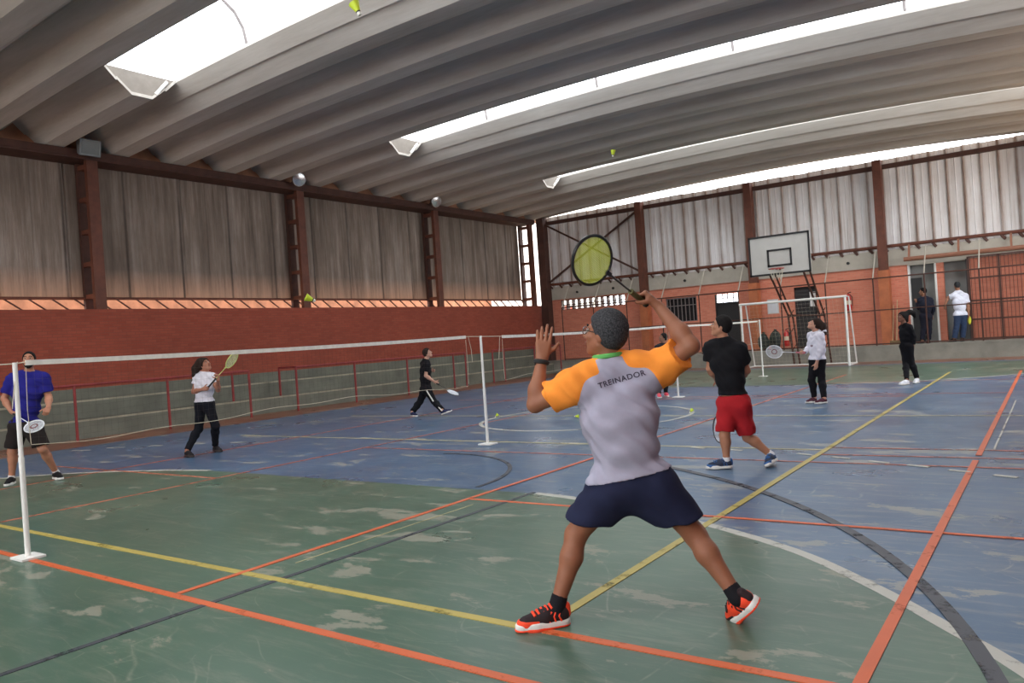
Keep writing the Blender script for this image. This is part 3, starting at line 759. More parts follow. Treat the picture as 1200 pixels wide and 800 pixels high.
# ================================================================== football goal
gl = empty('football_goal', (-7.1, 25.5, 0)); tag(gl, 'white pipe football goal with sagging net below the basketball board', 'goal')
GX0, GX1, GY = -8.72, -5.46, 25.45
for x in (GX0, GX1):
    MB().tube([(x, GY, 0.004), (x, GY, 2.14)], 0.038, 10).build('post', M['white_paint'], gl)
    MB().tube([(x, GY, 2.14), (x, GY + 0.5, 2.14), (x, GY + 1.05, 0.02)], 0.022, 8).build('back_stay', M['white_paint'], gl)
    MB().tube([(x, GY, 0.03), (x, GY + 1.05, 0.03)], 0.022, 8).build('ground_bar', M['white_paint'], gl)
MB().tube([(GX0 - 0.045, GY, 2.14), (GX1 + 0.045, GY, 2.14)], 0.038, 10).build('crossbar', M['white_paint'], gl)
MB().tube([(GX0, GY + 1.05, 0.03), (GX1, GY + 1.05, 0.03)], 0.022, 8).build('ground_bar', M['white_paint'], gl)
m = MB()
P = lambda u: (GY + 0.5 * u / 0.19, 2.14) if u < 0.19 else (GY + 0.5 + 0.55 * (u - 0.19) / 0.81, 2.14 - 2.11 * (u - 0.19) / 0.81)
for i in range(28):
    x = GX0 + (GX1 - GX0) * i / 27; m.tube([(x, *P(0)), (x, *P(0.19)), (x, *P(1))], 0.0015, 3)
for j in range(22):
    y, z = P(j / 21); m.tube([(GX0, y, z), (GX1, y, z)], 0.0015, 3)
tag(m.build('goal_net', M['cord'], gl), kind='stuff')

# ================================================================== things on and along the far wall
M['ext_red'] = plain('extinguisher_red', srgb(190, 40, 36), 0.4, 0.1)
M['ext_label'] = plain('extinguisher_label', srgb(214, 196, 170), 0.5, 0.1)
def extinguisher(x, y, z, lab, hung=False):
    e = empty('fire_extinguisher', (x, y, z)); tag(e, lab, 'fire extinguisher', 'fire extinguishers on the far wall')
    MB().lathe([(0.075, 0), (0.085, 0.02), (0.085, 0.42), (0.06, 0.50), (0.03, 0.54), (0.03, 0.57)], (x, y, z), (0, 0, 1), 14).build('cylinder', M['ext_red'], e, True)
    MB().lathe([(0.087, 0), (0.087, 0.14)], (x, y, z + 0.2), (0, 0, 1), 14).build('label_band', M['ext_label'], e, True)
    MB().bar((x - 0.02, y, z + 0.585), (x + 0.09, y - 0.02, z + 0.62), 0.03, 0.025).build('lever', M['dark'], e)
    MB().tube([(x + 0.03, y, z + 0.55), (x + 0.12, y - 0.02, z + 0.45), (x + 0.115, y - 0.02, z + 0.15)], 0.012, 6).build('hose', M['dark'], e)
    if hung: MB().box(x - 0.05, x + 0.05, y + 0.08, BY, z + 0.35, z + 0.45).build('wall_bracket', M['steel_dark'], e)
extinguisher(-9.25, 28.1, KH, 'red fire extinguisher on the platform beside the black door')
extinguisher(-8.06, 28.1, KH + 0.12, 'red fire extinguisher beside the dark sacks', True)
extinguisher(-5.95, 28.28, 1.72, 'red fire extinguisher hung high above the goal post', True)
MB().box(-8.74, -8.34, BY - 0.03, BY, 1.80, 2.32).build('wall_notice', M['board']); tag(bpy.data.objects['wall_notice'], 'pale grey notice plate on brick behind the goal', 'notice')
MB().box(-8.71, -8.37, BY - 0.034, BY - 0.03, 1.83, 2.29).build('sheet', plain('notice_paper', srgb(205, 208, 212), 0.4, 0.04), bpy.data.objects['wall_notice'])
M['sack'] = plain('dark_green_sack', srgb(34, 42, 36), 0.7, 0.3, 12)
def lump(name, c, r, mat, seed, parent=None):
    rng = random.Random(seed); m = MB(); vs, fs = [], []; nu, nv = 14, 9
    ph = [rng.uniform(0, 6) for _ in range(4)]
    for j in range(nv + 1):
        t = PI * j / nv
        for i in range(nu):
            p = 2 * PI * i / nu; q = 1 + 0.12 * math.sin(3 * p + ph[0]) * math.sin(2 * t + ph[1]) + 0.08 * math.sin(5 * p + ph[2])
            vs.append((c[0] + r[0] * q * math.sin(t) * math.cos(p), c[1] + r[1] * q * math.sin(t) * math.sin(p), max(c[2] - r[2], c[2] + r[2] * math.cos(t) * (1 + 0.1 * math.sin(4 * p + ph[3])))))
    fs = [(j * nu + i, (j + 1) * nu + i, (j + 1) * nu + (i + 1) % nu, j * nu + (i + 1) % nu) for j in range(nv) for i in range(nu)]
    return m.add(vs, fs).build(name, mat, parent, True)
for i, (x, z, r, lab) in enumerate(((-8.84, 0.30, 0.20, 'dark tied sack on the platform nearer the black door'), (-8.42, 0.34, 0.20, 'dark tied sack next to the fire extinguisher'))):
    s = lump('sack', (x, 28.0, KH + z), (r, r * 0.8, z), M['sack'], i + 3); tag(s, lab, 'sack', 'dark sacks on the platform')
    MB().tube([(x, 28.0, KH + 2 * z - 0.03), (x + 0.02, 28.0, KH + 2 * z + 0.06)], 0.03, 6, r_end=0.06).build('tied_neck', M['sack'], s)
br = empty('broom', (-4.55, 28.0, KH)); tag(br, 'pale wooden broom leaning on brick beside the first doorway', 'broom')
MB().tube([(-4.50, 27.95, KH + 0.12), (-4.46, 28.3, KH + 1.45)], 0.014, 8).build('handle', plain('pale_broom_wood', srgb(196, 170, 130), 0.6), br)
MB().tube([(-4.62, 27.97, KH + 0.12), (-4.58, 28.3, KH + 1.3)], 0.012, 8).build('spare_handle', plain('pale_broom_wood_b', srgb(206, 186, 150), 0.6), br)
MB().box(-4.70, -4.40, 27.92, 27.98, KH + 0.0, KH + 0.13).build('bristles', plain('straw_bristles', srgb(120, 100, 70), 0.9), br)

# ================================================================== floodlights on the side wall beam
M['lamp_grey'] = plain('dull_grey_lamp_housing', srgb(118, 122, 122), 0.5, 0.1)
M['lamp_glass'] = plain('dusty_lamp_glass', srgb(84, 92, 92), 0.25, 0.1)
M['lamp_chrome'] = plain('brushed_reflector', srgb(176, 176, 178), 0.25, 0.1, metal=0.8)
f = empty('floodlight', (-18.1, 9.15, 6.6)); tag(f, 'square grey floodlight on the first ladder column', 'floodlight', 'floodlights on the side wall')
MB().add([(-18.26, 8.98, 6.46), (-18.26, 9.32, 6.46), (-18.26, 9.32, 6.74), (-18.26, 8.98, 6.74), (-18.04, 8.92, 6.38), (-18.04, 9.40, 6.38), (-17.96, 9.40, 6.74), (-17.96, 8.92, 6.74)],
         [(0, 1, 2, 3), (7, 6, 5, 4), (0, 4, 5, 1), (1, 5, 6, 2), (2, 6, 7, 3), (3, 7, 4, 0)]).build('housing', M['lamp_grey'], f)
MB().add([(-18.03, 8.96, 6.42), (-18.03, 9.36, 6.42), (-17.953, 9.36, 6.71), (-17.953, 8.96, 6.71)], [(0, 1, 2, 3)]).build('lens', M['lamp_glass'], f)
MB().bar((-18.32, 9.15, 6.5), (-18.2, 9.15, 6.58), 0.06).build('bracket', M['steel_dark'], f)
for y, lab in ((15.15, 'round silvery floodlight on the second ladder column'), (21.25, 'round silvery floodlight on the third ladder column')):
    f = empty('floodlight', (-18.0, y, 6.62)); tag(f, lab, 'floodlight', 'floodlights on the side wall')
    MB().lathe([(0.06, -0.2), (0.12, -0.16), (0.19, 0.0), (0.2, 0.10), (0.19, 0.11)], (-18.05, y, 6.62), (1, -0.3, -0.35), 18).build('reflector', M['lamp_chrome'], f, True)
    MB().lathe([(0.18, 0.112), (0.10, 0.13), (0.02, 0.135)], (-18.05, y, 6.62), (1, -0.3, -0.35), 18).build('lens', M['lamp_chrome'], f, True)
    MB().bar((-18.32, y, 6.55), (-18.1, y, 6.62), 0.06).build('bracket', M['steel_dark'], f)

# ================================================================== shuttlecocks
M['skirt'] = plain('fluorescent_yellow_skirt', srgb(206, 226, 60), 0.5, 0.05)
M['cork'] = plain('white_shuttle_cork', srgb(230, 228, 216), 0.6)
M['cork_band'] = plain('black_cork_band', srgb(30, 30, 32), 0.6)
def shuttle(pos, axis, lab, s=1.0):
    """axis points from the cork towards the open skirt"""
    e = empty('shuttlecock', pos); tag(e, lab, 'shuttlecock', 'yellow shuttlecocks')
    a = Vector(axis).normalized(); o = Vector(pos)
    MB().lathe([(0.002, -0.018 * s), (0.010 * s, -0.014 * s), (0.0135 * s, -0.004 * s), (0.0135 * s, 0.006 * s)], o, a, 12).build('cork', M['cork'], e, True)
    MB().lathe([(0.0142 * s, 0.002 * s), (0.0145 * s, 0.010 * s)], o, a, 12).build('band', M['cork_band'], e, True)
    prof = [(0.013, 0.008), (0.018, 0.022), (0.026, 0.046), (0.033, 0.066), (0.0315, 0.066), (0.0245, 0.046), (0.0165, 0.022), (0.0115, 0.008)]
    MB().lathe([(r * s, d * s) for r, d in prof], o, a, 20, cap=False).build('skirt', M['skirt'], e, True)
shuttle((-3.29, 3.30, 3.485), (-0.25, -0.1, 0.6), 'yellow shuttlecock flying high up against the first skylight beam')
shuttle((-4.95, 4.23, 1.93), (-0.4, -0.6, 0.35), 'yellow shuttlecock flying in front of the brick wall top edge')
shuttle((-4.38, 8.55, 3.66), (0.1, 0.1, 1), 'small yellow shuttlecock high below the far roof beams')
shuttle((-9.21, 12.23, 0.02), (0.5, 0.3, 0.55), 'yellow shuttlecock lying on the blue floor beside the circle, near the middle post')
shuttle((-7.34, 12.14, 0.035), (1, 0.3, 0.02), 'yellow shuttlecock lying in the circle partly behind the coach')
shuttle((-5.45, 12.92, 0.02), (0.3, 0.5, 0.5), 'yellow shuttlecock in the circle next to the youth in red shorts')

# ================================================================== rackets
M['grip_black'] = plain('black_grip', srgb(30, 30, 30), 0.8)
M['grip_yellow'] = plain('olive_grip_tape', srgb(92, 88, 48), 0.8)
M['grip_pink'] = plain('pink_grip', srgb(200, 120, 130), 0.8)
M['frame_black'] = plain('black_racket_frame', srgb(32, 34, 34), 0.35)
M['frame_white'] = plain('white_racket_frame', srgb(222, 224, 226), 0.4)
M['frame_lime'] = plain('lime_racket_frame', srgb(196, 206, 120), 0.4)
M['string_yellow'] = plain('yellow_strings', srgb(206, 220, 70), 0.5)
M['string_white'] = plain('white_strings', srgb(216, 218, 222), 0.5)
M['string_pale'] = plain('pale_lime_strings', srgb(206, 212, 160), 0.5)
M['string_red'] = plain('printed_string_mark', srgb(120, 60, 60), 0.6)
def racket(lab, hand, d, n, frame, strings, grip, thick=0.0011, step=0.009, mark=False, hl=0.145, hw=0.115):
    """hand: middle of the grip; d: towards the head; n: face normal"""
    hand, d = Vector(hand), Vector(d).normalized(); n = Vector(n); n = (n - d * n.dot(d)).normalized(); w = d.cross(n)
    e = empty('badminton_racket', hand); tag(e, lab, 'racket', 'badminton rackets')
    c = hand + d * 0.475
    MB().tube([hand - d * 0.085, hand - d * 0.075, hand + d * 0.07, hand + d * 0.085], 0.0145, 8).build('grip', M[grip], e, True)
    MB().lathe([(0.018, 0), (0.018, 0.012)], hand - d * 0.095, d, 8).build('butt_cap', M['grip_black'], e)
    MB().tube([hand + d * 0.085, hand + d * 0.10, c - d * (hl - 0.002)], 0.0055, 8).build('shaft', M[frame], e, True)
    MB().bar(c - d * (hl + 0.03), c - d * (hl - 0.012), 0.02, 0.014, n).build('throat', M[frame], e)
    MB().tube([c + d * hl * math.cos(2 * PI * i / 40) + w * hw * math.sin(2 * PI * i / 40) for i in range(40)], 0.0075, 6, True).build('frame', M[frame], e, True)
    m = MB()
    k = int(hw / step)
    for i in range(-k, k + 1):
        x = i * step; q = hl * math.sqrt(max(0, 1 - (x / hw) ** 2))
        if q > 0.01: m.tube([c + w * x - d * q, c + w * x + d * q], thick, 4)
    k = int(hl / step)
    for i in range(-k, k + 1):
        x = i * step; q = hw * math.sqrt(max(0, 1 - (x / hl) ** 2))
        if q > 0.01: m.tube([c + d * x - w * q, c + d * x + w * q], thick, 4)
    tag(m.build('strings', M[strings], e), kind='stuff')
    if mark:
        MB().tube([c + d * 0.045 * math.cos(2 * PI * i / 20) + w * 0.04 * math.sin(2 * PI * i / 20) for i in range(20)], 0.009, 4, True).build('printed_mark', M['string_red'], e)
    return e

# ================================================================== people: smooth implicit bodies turned into one continuous surface
def V3(p): return np.array(p, dtype=np.float64)
def unit(v): v = V3(v); return v / np.linalg.norm(v)
def lerp(a, b, t): return V3(a) + (V3(b) - V3(a)) * t

class Blob:
    """a smooth union of tapered limbs and ellipsoids; mesh() walks its zero surface"""
    def __init__(s): s.p = []
    def limb(s, a, b, r0, r1=None, k=0.03, clip=(), grow=0.0):
        s.p.append(('c', V3(a), V3(b), r0 + grow, (r1 if r1 is not None else r0) + grow, k, clip, 1)); return s
    def ball(s, c, r, axes=None, k=0.03, clip=(), sub=False):
        r = V3((r, r, r)) if np.isscalar(r) else V3(r)
        s.p.append(('e', V3(c), r, np.eye(3) if axes is None else np.array([unit(a) for a in axes]), None, k, clip, -1 if sub else 1)); return s
    def mesh(s, name, vox, wrinkle=None, clip=()):
        lo, hi = np.full(3, 1e9), np.full(3, -1e9)
        for t in s.p:
            if t[7] < 0: continue
            if t[0] == 'c':
                r = max(t[3], t[4]); lo = np.minimum(lo, np.minimum(t[1], t[2]) - r); hi = np.maximum(hi, np.maximum(t[1], t[2]) + r)
            else: lo = np.minimum(lo, t[1] - t[2].max()); hi = np.maximum(hi, t[1] + t[2].max())
        lo -= 4 * vox + 0.02; hi += 4 * vox + 0.02
        N = np.ceil((hi - lo) / vox).astype(int) + 1
        F = np.ones(N, np.float32)
        ax = [lo[i] + vox * np.arange(N[i]) for i in range(3)]
        for t in s.p:
            k = t[5]; mg = k + 3 * vox + 0.01
            if t[0] == 'c':
                r = max(t[3], t[4]); a0, a1 = np.minimum(t[1], t[2]) - r - mg, np.maximum(t[1], t[2]) + r + mg
            else: a0, a1 = t[1] - t[2].max() - mg, t[1] + t[2].max() + mg
            i0 = np.clip(np.floor((a0 - lo) / vox).astype(int), 0, N - 1); i1 = np.clip(np.ceil((a1 - lo) / vox).astype(int) + 1, 1, N)
            X, Y, Z = np.meshgrid(*[ax[i][i0[i]:i1[i]] for i in range(3)], indexing='ij')
            if t[0] == 'c':
                ab = t[2] - t[1]; q = max(ab @ ab, 1e-12)
                h = np.clip(((X - t[1][0]) * ab[0] + (Y - t[1][1]) * ab[1] + (Z - t[1][2]) * ab[2]) / q, 0, 1)
                d = np.sqrt((X - t[1][0] - h * ab[0]) ** 2 + (Y - t[1][1] - h * ab[1]) ** 2 + (Z - t[1][2] - h * ab[2]) ** 2) - (t[3] + h * (t[4] - t[3]))
            else:
                c, r, A = t[1], t[2], t[3]
                u = [((X - c[0]) * A[i][0] + (Y - c[1]) * A[i][1] + (Z - c[2]) * A[i][2]) for i in range(3)]
                k0 = np.sqrt(sum((u[i] / r[i]) ** 2 for i in range(3))); k1 = np.sqrt(sum((u[i] / r[i] ** 2) ** 2 for i in range(3))) + 1e-9
                d = k0 * (k0 - 1) / k1
            for (cp, cn) in t[6]:
                d = np.maximum(d, (X - cp[0]) * cn[0] + (Y - cp[1]) * cn[1] + (Z - cp[2]) * cn[2])
            sl = tuple(slice(i0[i], i1[i]) for i in range(3)); f = F[sl]
            if t[7] > 0:
                h = np.clip(0.5 + 0.5 * (f - d) / k, 0, 1); F[sl] = f + (d - f) * h - k * h * (1 - h)
            else:
                h = np.clip(0.5 - 0.5 * (f + d) / k, 0, 1); F[sl] = f + (-d - f) * h + k * h * (1 - h)
        if wrinkle:
            X, Y, Z = np.meshgrid(*ax, indexing='ij', sparse=True); F += wrinkle(X, Y, Z).astype(np.float32)
        for (cp, cn) in clip:
            X, Y, Z = np.meshgrid(*ax, indexing='ij', sparse=True)
            F = np.maximum(F, ((X - cp[0]) * cn[0] + (Y - cp[1]) * cn[1] + (Z - cp[2]) * cn[2]).astype(np.float32))
        # surface nets
        ins = F < 0
        acc = np.zeros((N[0] * N[1] * N[2], 3), np.float32); cnt = np.zeros(N[0] * N[1] * N[2], np.int16)
        st = np.array([N[1] * N[2], N[2], 1]); quads = []
        for a in range(3):
            s0 = [slice(None)] * 3; s1 = [slice(None)] * 3; s0[a] = slice(0, -1); s1[a] = slice(1, None)
            I = np.argwhere(ins[tuple(s0)] != ins[tuple(s1)])
            b, c = (a + 1) % 3, (a + 2) % 3
            I = I[(I[:, b] > 0) & (I[:, c] > 0)]
            J = I.copy(); J[:, a] += 1
            f0, f1 = F[I[:, 0], I[:, 1], I[:, 2]], F[J[:, 0], J[:, 1], J[:, 2]]
            P = I.astype(np.float32); P[:, a] += f0 / (f0 - f1)
            base = I @ st
            cells = [base, base - st[b], base - st[b] - st[c], base - st[c]]
            for cc in cells: np.add.at(acc, cc, P); np.add.at(cnt, cc, 1)
            q = np.stack(cells, 1); flip = f0 > 0
            q[flip] = q[flip][:, ::-1]; quads.append(q)
        Q = np.concatenate(quads); used = np.unique(Q); remap = np.zeros(len(cnt), np.int32); remap[used] = np.arange(len(used))
        verts = acc[used] / cnt[used][:, None] * vox + lo; Q = remap[Q]
        me = bpy.data.meshes.new(name)
        me.vertices.add(len(verts)); me.vertices.foreach_set('co', verts.astype(np.float32).ravel())
        me.loops.add(Q.size); me.loops.foreach_set('vertex_index', Q.ravel().astype(np.int32))
        me.polygons.add(len(Q)); me.polygons.foreach_set('loop_start', np.arange(0, Q.size, 4, dtype=np.int32)); me.polygons.foreach_set('loop_total', np.full(len(Q), 4, np.int32))
        me.update(); me.validate()
        me.polygons.foreach_set('use_smooth', np.ones(len(Q), bool)); me.set_sharp_from_angle(angle=math.radians(48))
        return me

def at(px, py, depth):
    """a point seen in direction (px, py) at its own distance"""
    return V3(CAM_LOC) + depth * (V3(_f) + (px - 600) / FPX * V3(_r2) - (py - 400) / FPX * V3(_u2))
CR, CU, CF = V3(_r2), V3(_u2), V3(_f)
UP = V3((0, 0, 1))

def hand(b, wrist, d, t, side, s=1.0, curl=(20, 25, 20), spread=0.0, thumb=(0.55, 0.75, 0.25), k=0.006):
    """palm with four fingers and a thumb; d fingers, t thumb side, side 'L' or 'R'"""
    d = unit(d); t = V3(t); t = unit(t - d * (t @ d)); n = np.cross(t, d) if side == 'R' else np.cross(d, t)
    w = V3(wrist)
    for off in (0.030, 0.010, -0.010, -0.028):
        b.limb(w + t * off * 0.55 * s + d * 0.008 * s, w + t * off * s + d * (0.088 - abs(off - 0.01) * 0.25) * s, 0.0165 * s, 0.0118 * s, 0.014)
    b.limb(w + d * 0.025 * s + t * 0.016 * s + n * 0.008 * s, w + d * 0.05 * s + t * 0.034 * s + n * 0.010 * s, 0.016 * s, 0.013 * s, 0.014)
    L = ((0.030, 0.043, 0.026, 0.021), (0.010, 0.047, 0.029, 0.022), (-0.010, 0.043, 0.027, 0.021), (-0.028, 0.034, 0.021, 0.019))
    for i, (off, a, c, e) in enumerate(L):
        p = w + t * off * s + d * (0.088 - abs(off - 0.01) * 0.25) * s
        fd = unit(d + t * spread * (off / 0.03)); ang = 0
        for j, ln in enumerate((a, c, e)):
            ang += math.radians(curl[j] * (1 + 0.06 * i))
            dd = fd * math.cos(ang) + n * math.sin(ang); q = p + dd * ln * s
            b.limb(p, q, (0.0092 - 0.0008 * j) * s, (0.0084 - 0.0008 * j) * s, k); p = q
    p = w + d * 0.035 * s + t * 0.026 * s + n * 0.008 * s
    td = unit(d * thumb[0] + t * thumb[1] + n * thumb[2])
    q = p + td * 0.042 * s; b.limb(p, q, 0.0125 * s, 0.0105 * s, 0.008)
    td2 = unit(td + d * 0.45 + n * 0.2); b.limb(q, q + td2 * 0.032 * s, 0.0102 * s, 0.0085 * s, k)

def rot_frame(look, up=UP):
    f = unit(look); r = unit(np.cross(f, up)); u = np.cross(r, f); return f, r, u

class Person: pass

SKIN = {}
def skin(c):
    if c not in SKIN:
        m, n, l, p = new_mat('skin_tone'); v = coords(n, l)
        c0 = srgb(*c); l.new(ramp(n, l, noise(n, l, v, 9), [(0.3, tuple(x * 0.88 for x in c0)), (0.7, tuple(min(1, x * 1.08) for x in c0))]), p.inputs['Base Color'])
        p.inputs['Roughness'].default_value = 0.55; p.inputs['Specular IOR Level'].default_value = 0.35
        p.inputs['Subsurface Weight'].default_value = 0.08; p.inputs['Subsurface Radius'].default_value = (0.01, 0.004, 0.002)
        SKIN[c] = m
    return SKIN[c]
CLOTH = {}
def cloth(c, rough=0.9, name='cloth'):
    key = (c, rough)
    if key not in CLOTH:
        m, n, l, p = new_mat(name); v = coords(n, l)
        c0 = srgb(*c); l.new(ramp(n, l, noise(n, l, v, 7), [(0.3, tuple(x * 0.9 for x in c0)), (0.7, tuple(min(1, x * 1.06) for x in c0))]), p.inputs['Base Color'])
        p.inputs['Roughness'].default_value = rough; p.inputs['Specular IOR Level'].default_value = 0.2
        bump(n, l, noise(n, l, v, 160, 2), 0.08, 0.002, p)
        CLOTH[key] = m
    return CLOTH[key]
def hair_mat(name, c, grey=None):
    m, n, l, p = new_mat(name); v = coords(n, l)
    f = noise(n, l, v, 130, 4, 0.6)
    l.new(ramp(n, l, f, [(0.35, srgb(*c)), (0.68, srgb(*(grey or tuple(min(255, x + 14) for x in c))))]), p.inputs['Base Color'])
    p.inputs['Roughness'].default_value = 0.75; p.inputs['Specular IOR Level'].default_value = 0.12; bump(n, l, noise(n, l, v, 220, 3), 0.35, 0.003, p)
    return m
M['hair'] = hair_mat('black_hair', (22, 19, 18)); M['hair_brown'] = hair_mat('dark_brown_hair', (40, 28, 22)); M['hair_grey'] = hair_mat('greying_hair', (34, 34, 36), (74, 74, 76))
M['eye_white'] = plain('eye_white', srgb(150, 138, 128), 0.3, 0.02); M['iris'] = plain('dark_iris', srgb(30, 20, 16), 0.2, 0.02)
M['lip'] = plain('lip_tone', srgb(140, 80, 72), 0.5); M['white_sole'] = plain('white_rubber', srgb(222, 220, 214), 0.6)

def head_blob(b, c, look, up, s, neck_from):
    f, r, u = rot_frame(look, up); c = V3(c); ax = (r, f, u)
    b.ball(c + (u * 0.030 - f * 0.014) * s, V3((0.072, 0.093, 0.088)) * s, ax, 0.02)
    b.ball(c + (f * 0.026 - u * 0.036) * s, V3((0.057, 0.066, 0.078)) * s, ax, 0.03)
    b.ball(c + (f * 0.060 - u * 0.098) * s, V3((0.024, 0.022, 0.018)) * s, ax, 0.03)
    for q in (-1, 1):
        b.limb(c + (r * 0.050 * q - f * 0.005 - u * 0.05) * s, c + (f * 0.055 + r * 0.016 * q - u * 0.097) * s, 0.022 * s, 0.016 * s, 0.025)
        b.ball(c + (f * 0.062 + r * 0.038 * q - u * 0.022) * s, V3((0.020, 0.018, 0.017)) * s, ax, 0.02)
        b.limb(c + (f * 0.083 + r * 0.012 * q + u * 0.026) * s, c + (f * 0.068 + r * 0.046 * q + u * 0.024) * s, 0.009 * s, 0.008 * s, 0.012)
        b.ball(c + (r * 0.073 * q - f * 0.012 - u * 0.008) * s, V3((0.010, 0.020, 0.031)) * s, (r, unit(f * 0.9 - u * 0.2), unit(u + f * 0.2)), 0.008)
        b.ball(c + (f * 0.096 + r * 0.031 * q + u * 0.004) * s, 0.0125 * s, None, 0.012, sub=True)
    b.limb(c + (f * 0.088 + u * 0.012) * s, c + (f * 0.112 - u * 0.030) * s, 0.008 * s, 0.0125 * s, 0.012)
    for q in (-1, 1): b.ball(c + (f * 0.098 + r * 0.011 * q - u * 0.034) * s, 0.0085 * s, None, 0.008)
    b.limb(c + (f * 0.088 - r * 0.015 - u * 0.060) * s, c + (f * 0.088 + r * 0.015 - u * 0.060) * s, 0.0085 * s, 0.0085 * s, 0.012)
    b.limb(V3(neck_from), c - (u * 0.05 + f * 0.022) * s, 0.058 * s, 0.052 * s, 0.03)
    return f, r, u

def shoe(parent, heel, d, up, s, upper, sole, accents=None, vox=0.006, outsole=None):
    """heel: underside of the heel; d: towards the toe"""
    d = unit(d); up = V3(up); up = unit(up - d * (up @ d)); w = np.cross(d, up); H = V3(heel)
    P = lambda a, b_, c=0.0: H + (d * a + up * b_ + w * c) * s
    b = Blob()
    cl = ((P(0, 0.016), -up),)
    b.limb(P(0.035, 0.050), P(0.12, 0.052), 0.038 * s, 0.041 * s, 0.02, cl); b.limb(P(0.12, 0.048), P(0.215, 0.030), 0.042 * s, 0.034 * s, 0.03, cl)
    b.limb(P(0.17, 0.030, 0.012), P(0.225, 0.026, 0.008), 0.034 * s, 0.028 * s, 0.02, cl); b.limb(P(0.05, 0.06), P(0.058, 0.10), 0.040 * s, 0.037 * s, 0.02, ((P(0.05, 0.105), up),))
    sh = link('shoe', b.mesh('shoe', vox), upper, parent)
    b = Blob(); cl = ((P(0, 0.0), -up), (P(0, 0.030), up))
    b.limb(P(0.038, 0.015), P(0.17, 0.015), 0.044 * s, 0.050 * s, 0.02, cl); b.limb(P(0.17, 0.015, 0.003), P(0.235, 0.016, 0.004), 0.050 * s, 0.038 * s, 0.02, cl)
    link('sole', b.mesh('sole', vox), sole, sh)
    if outsole is not None:
        b = Blob(); cl = ((P(0, -0.003), -up), (P(0, 0.008), up))
        b.limb(P(0.040, 0.004), P(0.17, 0.004), 0.0455 * s, 0.0515 * s, 0.02, cl); b.limb(P(0.17, 0.004, 0.003), P(0.236, 0.004, 0.004), 0.0515 * s, 0.0395 * s, 0.02, cl)
        link('outsole', b.mesh('outsole', vox), outsole, sh)
    if accents is not None:      # toe guard, laces and side stripes
        b = Blob(); cl2 = ((P(0, 0.016), -up), (P(0.0, 0.042), up), (P(0.16, 0), -d))
        b.limb(P(0.12, 0.048), P(0.215, 0.030), 0.046 * s, 0.039 * s, 0.03, cl2); b.limb(P(0.17, 0.030, 0.012), P(0.228, 0.026, 0.008), 0.040 * s, 0.034 * s, 0.02, cl2)
        link('toe_guard', b.mesh('toe_guard', vox), accents, sh)
        for i in range(5):
            a = 0.09 + 0.022 * i; z = 0.102 - 0.006 * i
            MB().tube([Vector(P(a, z - 0.012, -0.028)), Vector(P(a + 0.006, z + 0.002, 0)), Vector(P(a, z - 0.012, 0.028))], 0.008 * s, 5).build('lace', accents, sh)
        for q in (-1, 1):
            for i in range(3):
                MB().tube([Vector(P(0.052 + 0.022 * i, 0.078, 0.036 * q)), Vector(P(0.062 + 0.026 * i, 0.055, 0.0415 * q)), Vector(P(0.050 + 0.030 * i, 0.030, 0.0415 * q))], 0.005 * s, 5).build('stripe', accents, sh)
        b = Blob(); b.limb(P(0.012, 0.05), P(0.012, 0.085), 0.024 * s, 0.022 * s, 0.02); link('heel_tab', b.mesh('heel_tab', vox), accents, sh)
    return sh

